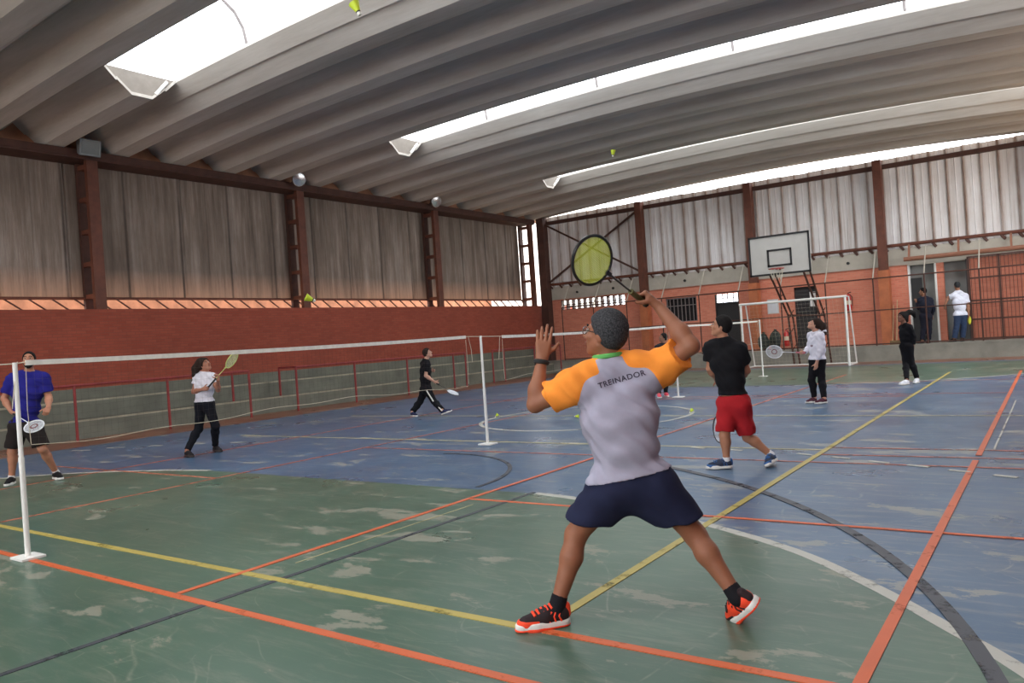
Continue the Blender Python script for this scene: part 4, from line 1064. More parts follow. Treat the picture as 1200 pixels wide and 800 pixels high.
def person(label, J, D, s, look, tone, cfg, vox=0.008, head_up=UP, foot=None, hands=None, group='people in the hall', slim=1.0):
    """J: joints as (px, py, depth offset); a = the side nearer the picture's left, b = the other"""
    p = Person(); p.back = {}; j = {k: at(v[0], v[1], D + v[2]) for k, v in J.items()}; p.j = j; p.s = s
    for a in (foot or {}):
        dd = unit(foot[a]['d']); uu = V3(foot[a].get('up', UP)); uu = unit(uu - dd * (uu @ dd)); j['an' + a] = foot[a]['heel'] + dd * 0.055 * s + uu * 0.10 * s
    sd = unit(j['shb'] - j['sha']); q = s * slim
    waist = lerp(j['pel'], j['chest'], 0.42); p.waist = waist
    hs = unit(j['hipb'] - j['hipa'])
    def torso(b, g=0.0, k=0.05):
        b.limb(j['hipa'] + hs * 0.01, j['hipb'] - hs * 0.01, 0.098 * q, 0.098 * q, k, grow=g)
        b.limb(waist - hs * 0.05 * q, waist + hs * 0.05 * q, 0.096 * q, 0.096 * q, k, grow=g)
        m_ = lerp(waist, j['chest'], 0.62)
        b.limb(m_ - sd * 0.070 * q, m_ + sd * 0.070 * q, 0.106 * q, 0.106 * q, k, grow=g)
        for a in ('a', 'b'): b.limb(lerp(j['chest'], j['sh' + a], 0.35), lerp(j['chest'], j['sh' + a], 0.95), 0.078 * q, 0.058 * q, k, grow=g)
        for a in ('a', 'b'): b.limb(lerp(j['neck'], j['sh' + a], 0.12), lerp(j['neck'], j['sh' + a], 0.92), 0.050 * q, 0.052 * q, k, grow=g)
        b.limb(j['pel'], waist, 0.10 * q, 0.095 * q, k, grow=g); b.limb(waist, lerp(waist, j['chest'], 0.8), 0.095 * q, 0.105 * q, k, grow=g)
        return b
    b = torso(Blob())
    p.f, p.r, p.u = head_blob(b, j['head'], look, head_up, s, lerp(j['chest'], j['neck'], 0.7))
    for a in ('a', 'b'):
        sh, el, wr = j['sh' + a], j['el' + a], j['wr' + a]
        b.limb(sh, el, 0.054 * q, 0.040 * q, 0.03); b.limb(el, lerp(el, wr, 0.32), 0.040 * q, 0.043 * q, 0.02); b.limb(lerp(el, wr, 0.32), wr, 0.043 * q, 0.0265 * q, 0.03)
        hp, kn, an = j['hip' + a], j['kn' + a], j['an' + a]
        b.limb(hp, kn, 0.086 * q, 0.054 * q, 0.05)
        mid = (hp + an) / 2 - kn; back = mid / max(np.linalg.norm(mid), 0.02) * min(1, np.linalg.norm(mid) / 0.02); p.back[a] = back
        b.limb(kn, lerp(kn, an, 0.3) + back * 0.012 * s, 0.053 * q, 0.055 * q, 0.03); b.limb(lerp(kn, an, 0.3) + back * 0.012 * s, an, 0.055 * q, 0.034 * q, 0.03)
        if foot and a in foot:
            F_ = foot[a]; hl = F_['heel']; dd = unit(F_['d']); uu = V3(F_.get('up', UP)); uu = unit(uu - dd * (uu @ dd))
            b.limb(an, hl + dd * 0.05 * s + uu * 0.05 * s, 0.034 * s, 0.034 * s, 0.03); b.limb(hl + dd * 0.05 * s + uu * 0.045 * s, hl + dd * 0.19 * s + uu * 0.03 * s, 0.032 * s, 0.024 * s, 0.03)
        hd = (hands or {}).get(a)
        if hd: hand(b, wr, hd['d'], hd['t'], hd['side'], s * hd.get('s', 1.0), hd.get('curl', (25, 30, 25)), hd.get('spread', 0.0), hd.get('thumb', (0.55, 0.75, 0.25)))
    body = link('person', b.mesh('person', vox), skin(tone)); tag(body, label, 'person', group)
    p.body = body; p.torso = torso
    # eyes and lips
    f, r, u, c = p.f, p.r, p.u, j['head']
    for sg in (-1, 1):
        e = Blob().ball(c + (f * 0.0815 + r * 0.031 * sg + u * 0.004) * s, 0.0115 * s).mesh('eye', 0.0035); eo = link('eye', e, M['eye_white'], body)
        link('iris', Blob().ball(c + (f * 0.0885 + r * 0.031 * sg + u * 0.003) * s, 0.0068 * s).mesh('iris', 0.002), M['iris'], eo)
        MB().tube([Vector(c + (f * 0.096 + r * 0.013 * sg + u * 0.029) * s), Vector(c + (f * 0.090 + r * 0.032 * sg + u * 0.034) * s), Vector(c + (f * 0.076 + r * 0.050 * sg + u * 0.029) * s)], 0.004 * s, 5).build('eyebrow', M['hair'], body)
    lb = Blob(); lb.limb(c + (f * 0.0925 - r * 0.017 - u * 0.0605) * s, c + (f * 0.0925 + r * 0.017 - u * 0.0605) * s, 0.0065 * s, 0.0065 * s); link('lips', lb.mesh('lips', 0.003), M['lip'], body)
    return p

def fold(amp, fr, ph=0.0):
    return lambda X, Y, Z: amp * (np.sin(fr * (0.7 * X + 0.5 * Y + 1.0 * Z) + 2.2 * np.sin(0.35 * fr * (X - Y) + ph)) + 0.6 * np.sin(0.6 * fr * (Z * 1.2 - X + Y * 0.4) + ph))

def shirt(p, mat, hem, hem_n, sleeve=0.55, g=0.018, vox=0.008, folds=0.004, sleeve_r=0.068, name='shirt', long=False, sleeves=True, flare=0.0):
    b = p.torso(Blob(), g, 0.05); j, s = p.j, p.s
    if flare: b.limb(j['hipa'], j['hipb'], (0.105 + flare) * s, None, 0.05)
    if sleeves:
        for a in ('a', 'b'):
            sh, el, wr = j['sh' + a], j['el' + a], j['wr' + a]
            if long:
                b.limb(sh, el, 0.068 * s, 0.056 * s, 0.03); e = lerp(el, wr, 0.97); b.limb(el, lerp(el, wr, 0.35), 0.056 * s, 0.058 * s, 0.02); b.limb(lerp(el, wr, 0.35), lerp(el, wr, 1.1), 0.058 * s, 0.044 * s, 0.02, ((e, unit(wr - el)),))
            else:
                e = lerp(sh, el, sleeve); b.limb(sh, lerp(sh, el, sleeve + 0.2), sleeve_r * s, sleeve_r * 1.0 * s, 0.03, ((e, unit(el - sh)),))
    n = unit(hem_n)
    nk = p.j['neck'] + (p.u * 0.035) * s
    o = link(name, b.mesh(name, vox, fold(folds, 60, s * 7), clip=((V3(hem), n), (nk, unit(p.j['head'] - p.j['neck'])))), mat, p.body)
    return o

def shorts(p, mat, length=0.75, g=0.022, r1=0.098, top=0.10, vox=0.008, name='shorts', folds=0.003, slim=False, level=0.5, gusset=None):
    j, s = p.j, p.s; b = Blob(); up = unit(p.waist - j['pel'])
    hs = unit(j['hipb'] - j['hipa'])
    b.limb(j['hipa'] + hs * 0.005, j['hipb'] - hs * 0.005, 0.098 * s + g, None, 0.04); b.limb(j['pel'], j['pel'] + up * 0.12 * s, 0.102 * s + g * 0.8, 0.10 * s + g * 0.6, 0.04)
    for a in ('a', 'b'):
        hp, kn, an = j['hip' + a], j['kn' + a], j['an' + a]
        if slim:
            b.limb(hp, kn, 0.088 * s + g, 0.057 * s + g, 0.05); e = lerp(kn, an, 0.97); ca = lerp(kn, an, 0.3) + p.back[a] * 0.012 * s
            b.limb(kn, ca, 0.056 * s + g, 0.058 * s + g, 0.03); b.limb(ca, lerp(kn, an, 1.05), 0.058 * s + g, (0.038 if slim is True else slim) * s + g, 0.03, ((e, unit(an - kn)),))
        else:
            e = lerp(hp, kn, length); b.limb(hp, lerp(hp, kn, length + 0.3), 0.090 * s + g, r1 * s, 0.05, ((e, unit(unit(kn - hp) * (1 - level) - UP * level)),))
    if gusset is not None:
        b.limb(j['pel'], gusset, 0.10 * s, 0.070 * s, 0.05)
        for a in ('a', 'b'):
            hp, kn = j['hip' + a], j['kn' + a]; e = lerp(hp, kn, length); q_ = unit(unit(kn - hp) * (1 - level) - UP * level)
            b.limb(gusset, lerp(hp, kn, length * 1.05), 0.066 * s, 0.085 * s, 0.03, ((e, q_),))
    return link(name, b.mesh(name, vox, fold(folds, 45, 1.3), clip=((j['pel'] + up * top * s, up),)), mat, p.body)

def hair_cap(p, mat, thick=0.012, front=(0.070, 0.062), slope=0.9, extra=None, vox=0.006, name='hair', nape=-0.055, locks=()):
    j, s, f, r, u = p.j, p.s, p.f, p.r, p.u; c = j['head']; b = Blob()
    n1 = unit(f * 1.0 - u * slope)
    cl = ((c + (f * front[0] + u * front[1]) * s, n1),)
    b.ball(c + (u * 0.032 - f * 0.016) * s, V3((0.072 + thick, 0.093 + thick, 0.088 + thick)) * s, (r, f, u), 0.02, cl + ((c + u * nape * s, -u),))
    b.ball(c + (u * -0.005 - f * 0.036) * s, V3((0.066 + thick * 0.7, 0.066 + thick, 0.075)) * s, (r, f, u), 0.02, ((c + (f * 0.0) * s, f), (c + u * (nape - 0.02) * s, -u)))
    for e in (extra or []): b.limb(c + (f * e[0] + r * e[1] + u * e[2]) * s, c + (f * e[3] + r * e[4] + u * e[5]) * s, e[6] * s, e[7] * s, 0.02)
    for a_, b_, r0, r1 in locks: b.limb(a_, b_, r0, r1, 0.03)
    return link(name, b.mesh(name, vox, fold(0.0005, 150)), mat, p.body)

# ================================================================== the cast
def gp(px, py, z=0.0):
    d = CF + (px - 600) / FPX * CR - (py - 400) / FPX * CU
    return V3(CAM_LOC) + d * (z - CAM_LOC[2]) / d[2]
def flat(v): v = V3(v); v[2] = 0; return v
def feet(**kw):
    """a=(heel px, heel py, toe px, toe py): both on the floor z"""
    out = {}
    for k, v in kw.items():
        z = v[4] if len(v) > 4 else 0.008
        h, t = gp(v[0], v[1], z), gp(v[2], v[3], z); out[k] = {'heel': h, 'd': t - h}
    return out

# ---- the coach: back to us, racket arm up, wide stance
D = 4.02
ft = feet(a=(667, 729, 607, 739))
toe = gp(867, 723, 0.015); heel = at(889, 706, 3.80)
ft['b'] = {'heel': heel, 'd': toe - heel, 'up': -CR * 0.75 + UP * 0.65 + CF * 0.1}
J = dict(pel=(740, 562, 0), chest=(722, 470, 0), neck=(714, 426, 0), head=(709, 391, 0.0), sha=(674, 452, 0.02), shb=(772, 432, -0.02),
         ela=(627, 474, 0.10), wra=(635, 421, 0.13), elb=(810, 405, -0.14), wrb=(771, 358, 0.0),
         hipa=(717, 572, 0.01), hipb=(766, 568, -0.01), kna=(675, 626, 0.10), knb=(815, 627, 0.0))
racket_d = unit(-0.87 * 0.66 * CR + 0.49 * 0.66 * CU - 0.75 * CF)
hb_d = unit(-0.62 * CR + 0.72 * CU + 0.25 * CF)
t_ = unit(racket_d - hb_d * (racket_d @ hb_d)); n_ = np.cross(t_, hb_d)
gripc = at(771, 358, D) + hb_d * 0.092 + n_ * 0.027 + racket_d * 0.045 - CU * 0.022
coach = person('man in grey and orange coach shirt lunging with racket raised', J, D, 1.03, -0.80 * CR + 0.62 * CF + 0.18 * UP, (144, 94, 69),
               None, 0.005, foot=ft, hands={'a': dict(d=UP * 1.0 + CR * 0.16 + CF * 0.06, t=CR, side='L', curl=(10, 14, 12), spread=0.10, thumb=(0.62, 0.75, 0.0), s=1.03),
                                            'b': dict(d=hb_d, t=racket_d, side='R', curl=(70, 80, 55), thumb=(0.45, 0.6, 0.75), s=1.03)})
C_GREY, C_ORANGE = cloth((160, 157, 173)), cloth((242, 146, 58))
hem_n = -unit(at(722, 470, D) - at(742, 556, D))
sh = shirt(coach, C_GREY, at(740, 555, D), hem_n, g=0.025, vox=0.006, folds=0.0042, sleeves=False, flare=0.024)
for a, e in (('a', 0.62), ('b', 0.66)):
    b = Blob(); s_, el = coach.j['sh' + a], coach.j['el' + a]; end = lerp(s_, el, e)
    b.limb(lerp(coach.j['neck'], s_, 0.16) + UP * 0.004, s_, 0.073, 0.097, 0.04); b.limb(s_, lerp(s_, el, e + 0.2), 0.092, 0.080, 0.03, ((end, unit(el - s_)),))
    sl = link('sleeve', b.mesh('sleeve', 0.006, fold(0.0042, 60, 7.21)), C_ORANGE, sh)
    b = Blob(); b.limb(lerp(s_, el, e - 0.08), lerp(s_, el, e + 0.05), 0.0875, 0.084, 0.01, ((lerp(s_, el, e - 0.05), -unit(el - s_)), (lerp(s_, el, e + 0.004), unit(el - s_))))
    link('cuff', b.mesh('cuff', 0.006, fold(0.0042, 60, 7.21)), C_ORANGE, sh)
nk = lerp(coach.j['neck'], coach.j['head'], 0.30); nd = unit(coach.j['head'] - coach.j['neck'])
ring = unit(np.cross(nd, CR)); rr = np.cross(ring, nd)
MB().tube([Vector(nk + rr * 0.072 * math.cos(t * PI / 12) + ring * 0.070 * math.sin(t * PI / 12) - nd * 0.004) for t in range(24)], 0.013, 6, True).build('collar', cloth((96, 170, 92)), sh, True)
so = shorts(coach, cloth((34, 38, 62)), 0.68, 0.022, 0.104, 0.05, 0.006, folds=0.003, level=0.72, gusset=at(738, 584, D))
M['sock'] = cloth((26, 26, 30)); RED_SHOE = cloth((242, 78, 48), 0.6); DARK_SHOE = cloth((46, 36, 38), 0.7)
for a in 'ab':
    F_ = ft[a]; shoe(coach.body, F_['heel'], F_['d'], F_.get('up', UP), 1.06, DARK_SHOE if a == 'a' else RED_SHOE, M['white_sole'], RED_SHOE if a == 'a' else cloth((50, 36, 38), 0.7), 0.005, outsole=RED_SHOE)
    an, kn = coach.j['an' + a], coach.j['kn' + a]; b = Blob(); e = lerp(an, kn, 0.13)
    b.limb(lerp(an, kn, -0.06), e, 0.045, 0.042, 0.01, ((e, unit(kn - an)),)); link('sock', b.mesh('sock', 0.005), M['sock'], coach.body)
hair_cap(coach, M['hair_grey'], 0.014, (0.062, 0.066), 0.75, vox=0.005, nape=-0.085)
# watch and glasses
wr, el = coach.j['wra'], coach.j['ela']; wd = unit(wr - el); wa = unit(np.cross(wd, CF)); wb_ = np.cross(wd, wa); wc = wr - wd * 0.015
wt_ = MB().tube([Vector(wc + (wa * math.cos(t * PI / 10) + wb_ * math.sin(t * PI / 10)) * 0.031) for t in range(20)], 0.013, 6, True).build('watch_band', M['grip_black'], coach.body, True)
MB().lathe([(0.019, 0), (0.019, 0.011)], wc - CR * 0.027, -CR, 14).build('watch_case', M['frame_black'], wt_)
c, f, r, u = coach.j['head'], coach.f, coach.r, coach.u
gls = MB().tube([Vector(c + f * 0.106 + u * 0.004 + r * 0.012), Vector(c + f * 0.110 + u * 0.006), Vector(c + f * 0.106 + u * 0.004 - r * 0.012)], 0.002, 5).build('glasses', M['lamp_chrome'], coach.body)
for q in (-1, 1):
    MB().tube([Vector(c + f * (0.104 - 0.006 * abs(math.cos(t * PI / 10))) + r * (0.036 * q + 0.024 * math.cos(t * PI / 10)) + u * (0.002 + 0.019 * math.sin(t * PI / 10))) for t in range(20)], 0.0028, 5, True).build('rim', M['lamp_chrome'], gls)
    MB().tube([Vector(c + f * 0.098 + r * 0.062 * q + u * 0.010), Vector(c + f * 0.06 + r * 0.080 * q + u * 0.010), Vector(c - f * 0.015 + r * 0.082 * q + u * 0.006)], 0.0024, 5).build('temple', M['frame_black'], gls)
# lettering across the back of the shirt
def lettering(text, centre, right, up, normal, width, mat, target, tilt=0.0):
    cu = bpy.data.curves.new('lettering', 'FONT'); cu.body = text; cu.align_x = 'CENTER'; cu.align_y = 'CENTER'; cu.size = 1.0; cu.space_character = 1.12; cu.offset = 0.022
    ob = bpy.data.objects.new('lettering_tmp', cu); COL.objects.link(ob)
    me = bpy.data.meshes.new_from_object(ob.evaluated_get(bpy.context.evaluated_depsgraph_get())); bpy.data.objects.remove(ob); bpy.data.curves.remove(cu)
    import bmesh
    bm = bmesh.new(); bm.from_mesh(me); bmesh.ops.triangulate(bm, faces=bm.faces)
    bmesh.ops.subdivide_edges(bm, edges=[e for e in bm.edges if e.calc_length() > 0.15], cuts=2, use_grid_fill=False); bmesh.ops.triangulate(bm, faces=bm.faces)
    xs = [v.co.x for v in bm.verts]; sc_ = width / (max(xs) - min(xs))
    tm = target.data; tree = BVHTree.FromPolygons([v.co.copy() for v in tm.vertices], [tuple(p.vertices) for p in tm.polygons])
    R_, U_, N_, C_ = Vector(unit(right)), Vector(unit(up)), Vector(unit(normal)), Vector(centre)
    for v in bm.verts:
        o = C_ + R_ * v.co.x * sc_ + U_ * v.co.y * sc_ * 0.95
        hit = tree.ray_cast(o + N_ * 0.3, -N_)
        v.co = (hit[0] + N_ * 0.004) if hit[0] is not None else o
    bm.to_mesh(me); bm.free()
    return link('lettering', me, mat, target)
lettering('TREINADOR', at(728.5, 444.5, D - 0.1), CR + 0.30 * CU, CU - 0.30 * CR, -CF, 0.245, cloth((70, 64, 76)), sh)
racket('black racket with yellow strings held up by the coach', gripc, racket_d, -CF, 'frame_black', 'string_yellow', 'grip_yellow', 0.0014, 0.0085)

# ---- youth in black shirt and red shorts, seen from behind, half turned
D = 8.17
ft = feet(a=(858, 548, 830, 549)); toe = gp(889, 554, 0.01); heel = at(909, 540, 8.22); ft['b'] = {'heel': heel, 'd': toe - heel, 'up': UP * 0.8 - CR * 0.5}
J = dict(pel=(860, 466, 0), chest=(850, 416, 0), neck=(848, 398, 0), head=(845, 382, 0), sha=(833, 408, 0.10), shb=(867, 410, -0.08),
         ela=(832, 432, 0.12), wra=(840, 444, 0.20), elb=(875, 434, 0.0), wrb=(862, 448, 0.25), hipa=(853, 472, 0.04), hipb=(867, 473, -0.04), kna=(849, 510, -0.02), knb=(876, 512, 0.06))
y = person('youth in black T-shirt and long red shorts with racket lowered', J, D, 0.94, -0.85 * CR + 0.35 * CF + 0.2 * UP, (172, 120, 92), None, 0.008, foot=ft,
           hands={'a': dict(d=CR * 0.5 - UP * 0.7 + CF * 0.4, t=-CR, side='L', curl=(50, 60, 40)), 'b': dict(d=-CR * 0.6 - UP * 0.4 + CF * 0.5, t=-CR, side='R', curl=(40, 50, 30))})
shirt(y, cloth((23, 22, 25)), at(858, 462, D), -UP, 0.62, 0.022, folds=0.003, sleeve_r=0.082, flare=0.032)
shorts(y, cloth((168, 34, 40)), 0.88, 0.022, 0.102, 0.04, folds=0.004)
BLUE_SHOE = cloth((56, 96, 150), 0.6)
for a in 'ab':
    shoe(y.body, ft[a]['heel'], ft[a]['d'], ft[a].get('up', UP), 0.98, cloth((52, 60, 78), 0.7), M['white_sole'], BLUE_SHOE)
    an, kn = y.j['an' + a], y.j['kn' + a]; e = lerp(an, kn, 0.10); b = Blob(); b.limb(lerp(an, kn, -0.05), e, 0.042, 0.039, 0.01, ((e, unit(kn - an)),)); link('sock', b.mesh('sock', 0.007), cloth((220, 220, 222)), y.body)
hair_cap(y, M['hair'], 0.012, (0.070, 0.066), 0.7, nape=-0.045)
racket('dark racket held low behind the red shorts', at(843, 452, D + 0.24), -0.05 * CR - 1.0 * UP + 0.1 * CF, CR + 0.3 * CF, 'frame_black', 'string_white', 'grip_black')

# ---- girl in white hoodie
D = 13.97
ft = feet(a=(957, 471, 944, 472.5), b=(969, 472, 953, 473.5))
J = dict(pel=(958, 419, 0), chest=(957, 397, 0), neck=(957, 388.5, 0), head=(954, 380, 0), sha=(951, 393, 0.15), shb=(961, 394, -0.15),
         ela=(948, 408, 0.20), wra=(942.5, 413, 0.15), elb=(961, 411, -0.20), wrb=(957, 425, -0.17), hipa=(954.5, 423, 0.06), hipb=(961, 423, -0.06), kna=(951, 445, 0.05), knb=(963, 446, -0.05))
g1 = person('girl in white hoodie and black leggings looking up with white racket', J, D, 0.88, -0.85 * CR + 0.1 * CF + 0.55 * UP, (196, 146, 122), None, 0.009, foot=ft, head_up=UP + 0.5 * CR,
            hands={'a': dict(d=-CR - 0.05 * UP, t=UP, side='R', curl=(70, 75, 45)), 'b': dict(d=-UP - 0.2 * CR, t=-CR, side='L')}, slim=1.02)
WH = cloth((222, 218, 228)); o = shirt(g1, WH, at(957, 421, D), -UP + 0.0 * CR, 0.9, 0.024, 0.009, 0.004, long=True, name='hoodie', flare=0.01)
b = Blob(); b.limb(g1.j['neck'] + CR * 0.10 + UP * 0.01, g1.j['neck'] + CR * 0.09 + CF * 0.08 + UP * 0.01, 0.045, 0.04, 0.03); b.limb(g1.j['neck'] + CR * 0.10 - CF * 0.08 + UP * 0.01, g1.j['neck'] + CR * 0.10 - UP * 0.05, 0.045, 0.05, 0.03); link('hood', b.mesh('hood', 0.009), WH, o)
M['print'] = cloth((150, 130, 142)); b = Blob(); b.ball(g1.j['chest'] - CR * 0.10 - UP * 0.12, (0.03, 0.09, 0.04), (CR, CF, UP)); link('front_print', b.mesh('front_print', 0.008), M['print'], o)
shorts(g1, cloth((22, 21, 25)), 1, 0.012, 0.1, 0.09, 0.009, 'leggings', 0.002, True)
for a in 'ab': shoe(g1.body, ft[a]['heel'], ft[a]['d'], UP, 0.9, cloth((84, 44, 56), 0.7), M['white_sole'], vox=0.007)
hair_cap(g1, M['hair_brown'], 0.016, (0.072, 0.058), 0.8, None, 0.008, nape=-0.06, locks=((at(958, 377, D), at(963.5, 382, D - 0.05), 0.07, 0.065), (at(963.5, 382, D - 0.05), at(966.5, 391, D - 0.10), 0.06, 0.03)))
racket('white racket held out sideways by the girl in white hoodie', at(938, 413, D + 0.12), -CR + 0.03 * UP, -CF + 0.15 * UP, 'frame_white', 'string_white', 'grip_pink', 0.0016, 0.010, True)

# ---- girl all in black with white shoes
D = 16.63
ft = feet(a=(1065, 450, 1051, 451.5), b=(1076, 448, 1068, 450))
J = dict(pel=(1062, 403, 0), chest=(1060.5, 387, 0), neck=(1059.5, 379.5, 0), head=(1057, 371.5, 0), sha=(1057, 384, 0.15), shb=(1066, 383.5, -0.13),
         ela=(1060, 397, 0.22), wra=(1063, 407, 0.2), elb=(1071, 394, -0.12), wrb=(1070, 405, -0.10), hipa=(1060, 406, 0.05), hipb=(1065, 406, -0.05), kna=(1061.5, 426, 0.03), knb=(1068, 425, -0.03))
g2 = person('girl dressed all in black with bright white shoes', J, D, 0.90, -0.95 * CR - 0.2 * CF + 0.1 * UP, (120, 80, 62), None, 0.009, foot=ft, hands={'a': dict(d=-UP, t=-CR, side='R'), 'b': dict(d=-UP - 0.2 * CR, t=-CR, side='L')}, slim=0.9)
BK = cloth((19, 18, 22)); shirt(g2, BK, at(1062, 404, D), -UP, 0.9, 0.012, 0.009, 0.002, long=True, name='top')
shorts(g2, BK, 1, 0.012, 0.1, 0.09, 0.009, 'trousers', 0.002, True)
for a in 'ab': shoe(g2.body, ft[a]['heel'], ft[a]['d'], UP, 0.95, cloth((232, 234, 240), 0.6), M['white_sole'], vox=0.007)
hair_cap(g2, M['hair'], 0.018, (0.066, 0.05), 0.8, None, 0.008, locks=((at(1060.5, 368, D), at(1066, 365.5, D), 0.055, 0.05), (at(1066, 365.5, D), at(1070.5, 367, D), 0.05, 0.055), (at(1070.5, 367, D), at(1072, 371, D), 0.05, 0.03), (at(1062, 370, D), at(1063, 376, D), 0.05, 0.03)))

# ---- two men in the doorways
D = 24.5
ft = {'a': {'heel': at(1083, 402.2, D - 0.05), 'd': -CR * 0.6 + flat(CF) * 0.8}, 'b': {'heel': at(1089, 402.0, D), 'd': CR * 0.3 + flat(CF)}}
for a in ft: ft[a]['heel'][2] = KH + 0.008
J = dict(pel=(1085, 369, 0), chest=(1084, 355, 0), neck=(1083, 348, 0), head=(1081.5, 341.5, 0), sha=(1078, 352, 0.02), shb=(1091, 352, -0.02),
         ela=(1077, 361, 0.12), wra=(1074.5, 355, 0.28), elb=(1094, 361.5, 0.0), wrb=(1092, 369, 0.1), hipa=(1082, 371, 0), hipb=(1088, 371, 0), kna=(1082.5, 386, 0.02), knb=(1089, 386, 0.02))
m1 = person('man in dark uniform standing in the grey doorway', J, D, 1.0, -0.8 * CR + 0.7 * CF, (150, 108, 84), None, 0.012, foot=ft, hands={'a': dict(d=UP - 0.3 * CR, t=CR, side='L'), 'b': dict(d=-UP, t=-CR, side='R')}, slim=1.08)
NAVY = cloth((34, 36, 48)); shirt(m1, NAVY, at(1085, 375, D), -UP, 0.9, 0.02, 0.012, 0.002, long=True, name='jacket')
shorts(m1, cloth((30, 31, 42)), 1, 0.02, 0.1, 0.08, 0.012, 'trousers', 0.002, 0.05)
for a in 'ab': shoe(m1.body, ft[a]['heel'], ft[a]['d'], UP, 1.0, cloth((26, 24, 24)), M['grip_black'], vox=0.012)
hair_cap(m1, M['hair'], 0.008, (0.06, 0.066), 0.7, vox=0.009, nape=-0.03)
D = 24.2
ft = {'a': {'heel': at(1120.5, 400, D), 'd': flat(CF) - 0.3 * CR}, 'b': {'heel': at(1129, 400, D), 'd': flat(CF) + 0.3 * CR}}
for a in ft: ft[a]['heel'][2] = KH + 0.008
J = dict(pel=(1125.5, 367, 0), chest=(1124, 350, 0), neck=(1122.5, 341.5, 0), head=(1121.5, 334.5, 0.02), sha=(1117.5, 346.5, 0), shb=(1131.5, 347, 0),
         ela=(1111, 348.5, 0.1), wra=(1107.5, 357, 0.15), elb=(1134.5, 358, -0.05), wrb=(1135, 369, -0.02), hipa=(1122.3, 369, 0), hipb=(1128.7, 369, 0), kna=(1121, 384, 0), knb=(1129.5, 384, 0))
m2 = person('man in white shirt and blue jeans seen from behind', J, D, 1.02, CF + 0.1 * CR, (164, 116, 90), None, 0.012, foot=ft, hands={'a': dict(d=-UP - 0.3 * CR, t=CF, side='L'), 'b': dict(d=-UP, t=CF, side='R')}, slim=1.05)
shirt(m2, cloth((226, 228, 240)), at(1125, 369.5, D), -UP, 0.7, 0.024, 0.012, 0.002, sleeve_r=0.08, flare=0.012)
shorts(m2, cloth((52, 66, 92)), 1, 0.02, 0.1, 0.08, 0.012, 'jeans', 0.002, 0.055)
for a in 'ab': shoe(m2.body, ft[a]['heel'], ft[a]['d'], UP, 1.0, cloth((36, 32, 30)), M['grip_black'], vox=0.012)
hair_cap(m2, M['hair_grey'], 0.008, (0.06, 0.066), 0.7, vox=0.009, nape=-0.05)
rag = lump('cloth_rag', tuple(m2.j['wrb'] - UP * 0.16 + CR * 0.02), (0.05, 0.05, 0.13), cloth((214, 214, 70)), 11); tag(rag, 'yellow rag hanging from the hand of the man in white', 'rag')

# ---- man in blue by the net post
D = 10.6
ft = feet(a=(16, 566, 0, 573), b=(64, 560.5, 83, 563.5))
J = dict(pel=(30, 497, 0), chest=(33, 450, 0), neck=(34, 436.5, 0), head=(34, 422, -0.03), sha=(15, 445, 0.02), shb=(51, 444, 0.02),
         ela=(5, 467, 0.0), wra=(14, 483, -0.10), elb=(57, 465, 0.03), wrb=(57, 477, -0.15), hipa=(22, 500, 0), hipb=(38, 500, 0), kna=(14, 529, -0.04), knb=(50, 526, -0.06))
bm_ = person('bearded man in blue T-shirt standing behind the net post', J, D, 1.0, -0.85 * CF + 0.35 * CR + 0.28 * UP, (176, 122, 96), None, 0.008, foot=ft,
             hands={'a': dict(d=CR * 0.8 - UP * 0.5, t=CR * 0.4 - CF * 0.5 + 0.2 * UP, side='R', curl=(60, 70, 40)), 'b': dict(d=-UP * 0.6 - CF * 0.6, t=UP - CR, side='L', curl=(55, 65, 40))}, slim=1.04)
shirt(bm_, cloth((34, 32, 114)), at(31, 493.5, D), -UP, 0.72, 0.026, folds=0.004, sleeve_r=0.085, flare=0.014)
shorts(bm_, cloth((36, 30, 28)), 0.86, 0.028, 0.105, 0.08)
for a in 'ab':
    shoe(bm_.body, ft[a]['heel'], ft[a]['d'], UP, 1.0, cloth((28, 28, 30), 0.7), M['white_sole'])
    an, kn = bm_.j['an' + a], bm_.j['kn' + a]; e = lerp(an, kn, 0.08); b = Blob(); b.limb(lerp(an, kn, -0.05), e, 0.044, 0.041, 0.01, ((e, unit(kn - an)),)); link('sock', b.mesh('sock', 0.007), cloth((214, 210, 208)), bm_.body)
hair_cap(bm_, M['hair'], 0.009, (0.066, 0.075), 0.65, nape=-0.04)
c, f, r, u = bm_.j['head'], bm_.f, bm_.r, bm_.u; b = Blob()
for q in (-1, 1): b.limb(c + r * 0.060 * q - u * 0.03 + f * 0.0, c + f * 0.058 + r * 0.02 * q - u * 0.100, 0.018, 0.022, 0.02)
b.limb(c + f * 0.062 - u * 0.095, c + f * 0.062 - u * 0.112, 0.024, 0.02, 0.02); b.limb(c + f * 0.093 - u * 0.046 - r * 0.02, c + f * 0.093 - u * 0.046 + r * 0.02, 0.006, 0.006, 0.01); link('beard', b.mesh('beard', 0.006), M['hair'], bm_.body)
hd = at(20, 487, D - 0.17); racket('white racket held low by the man in blue', hd, at(46, 503, D - 0.50) - hd, UP * 1.0 - CF * 0.75, 'frame_white', 'string_white', 'grip_black', 0.0015, 0.010, True)

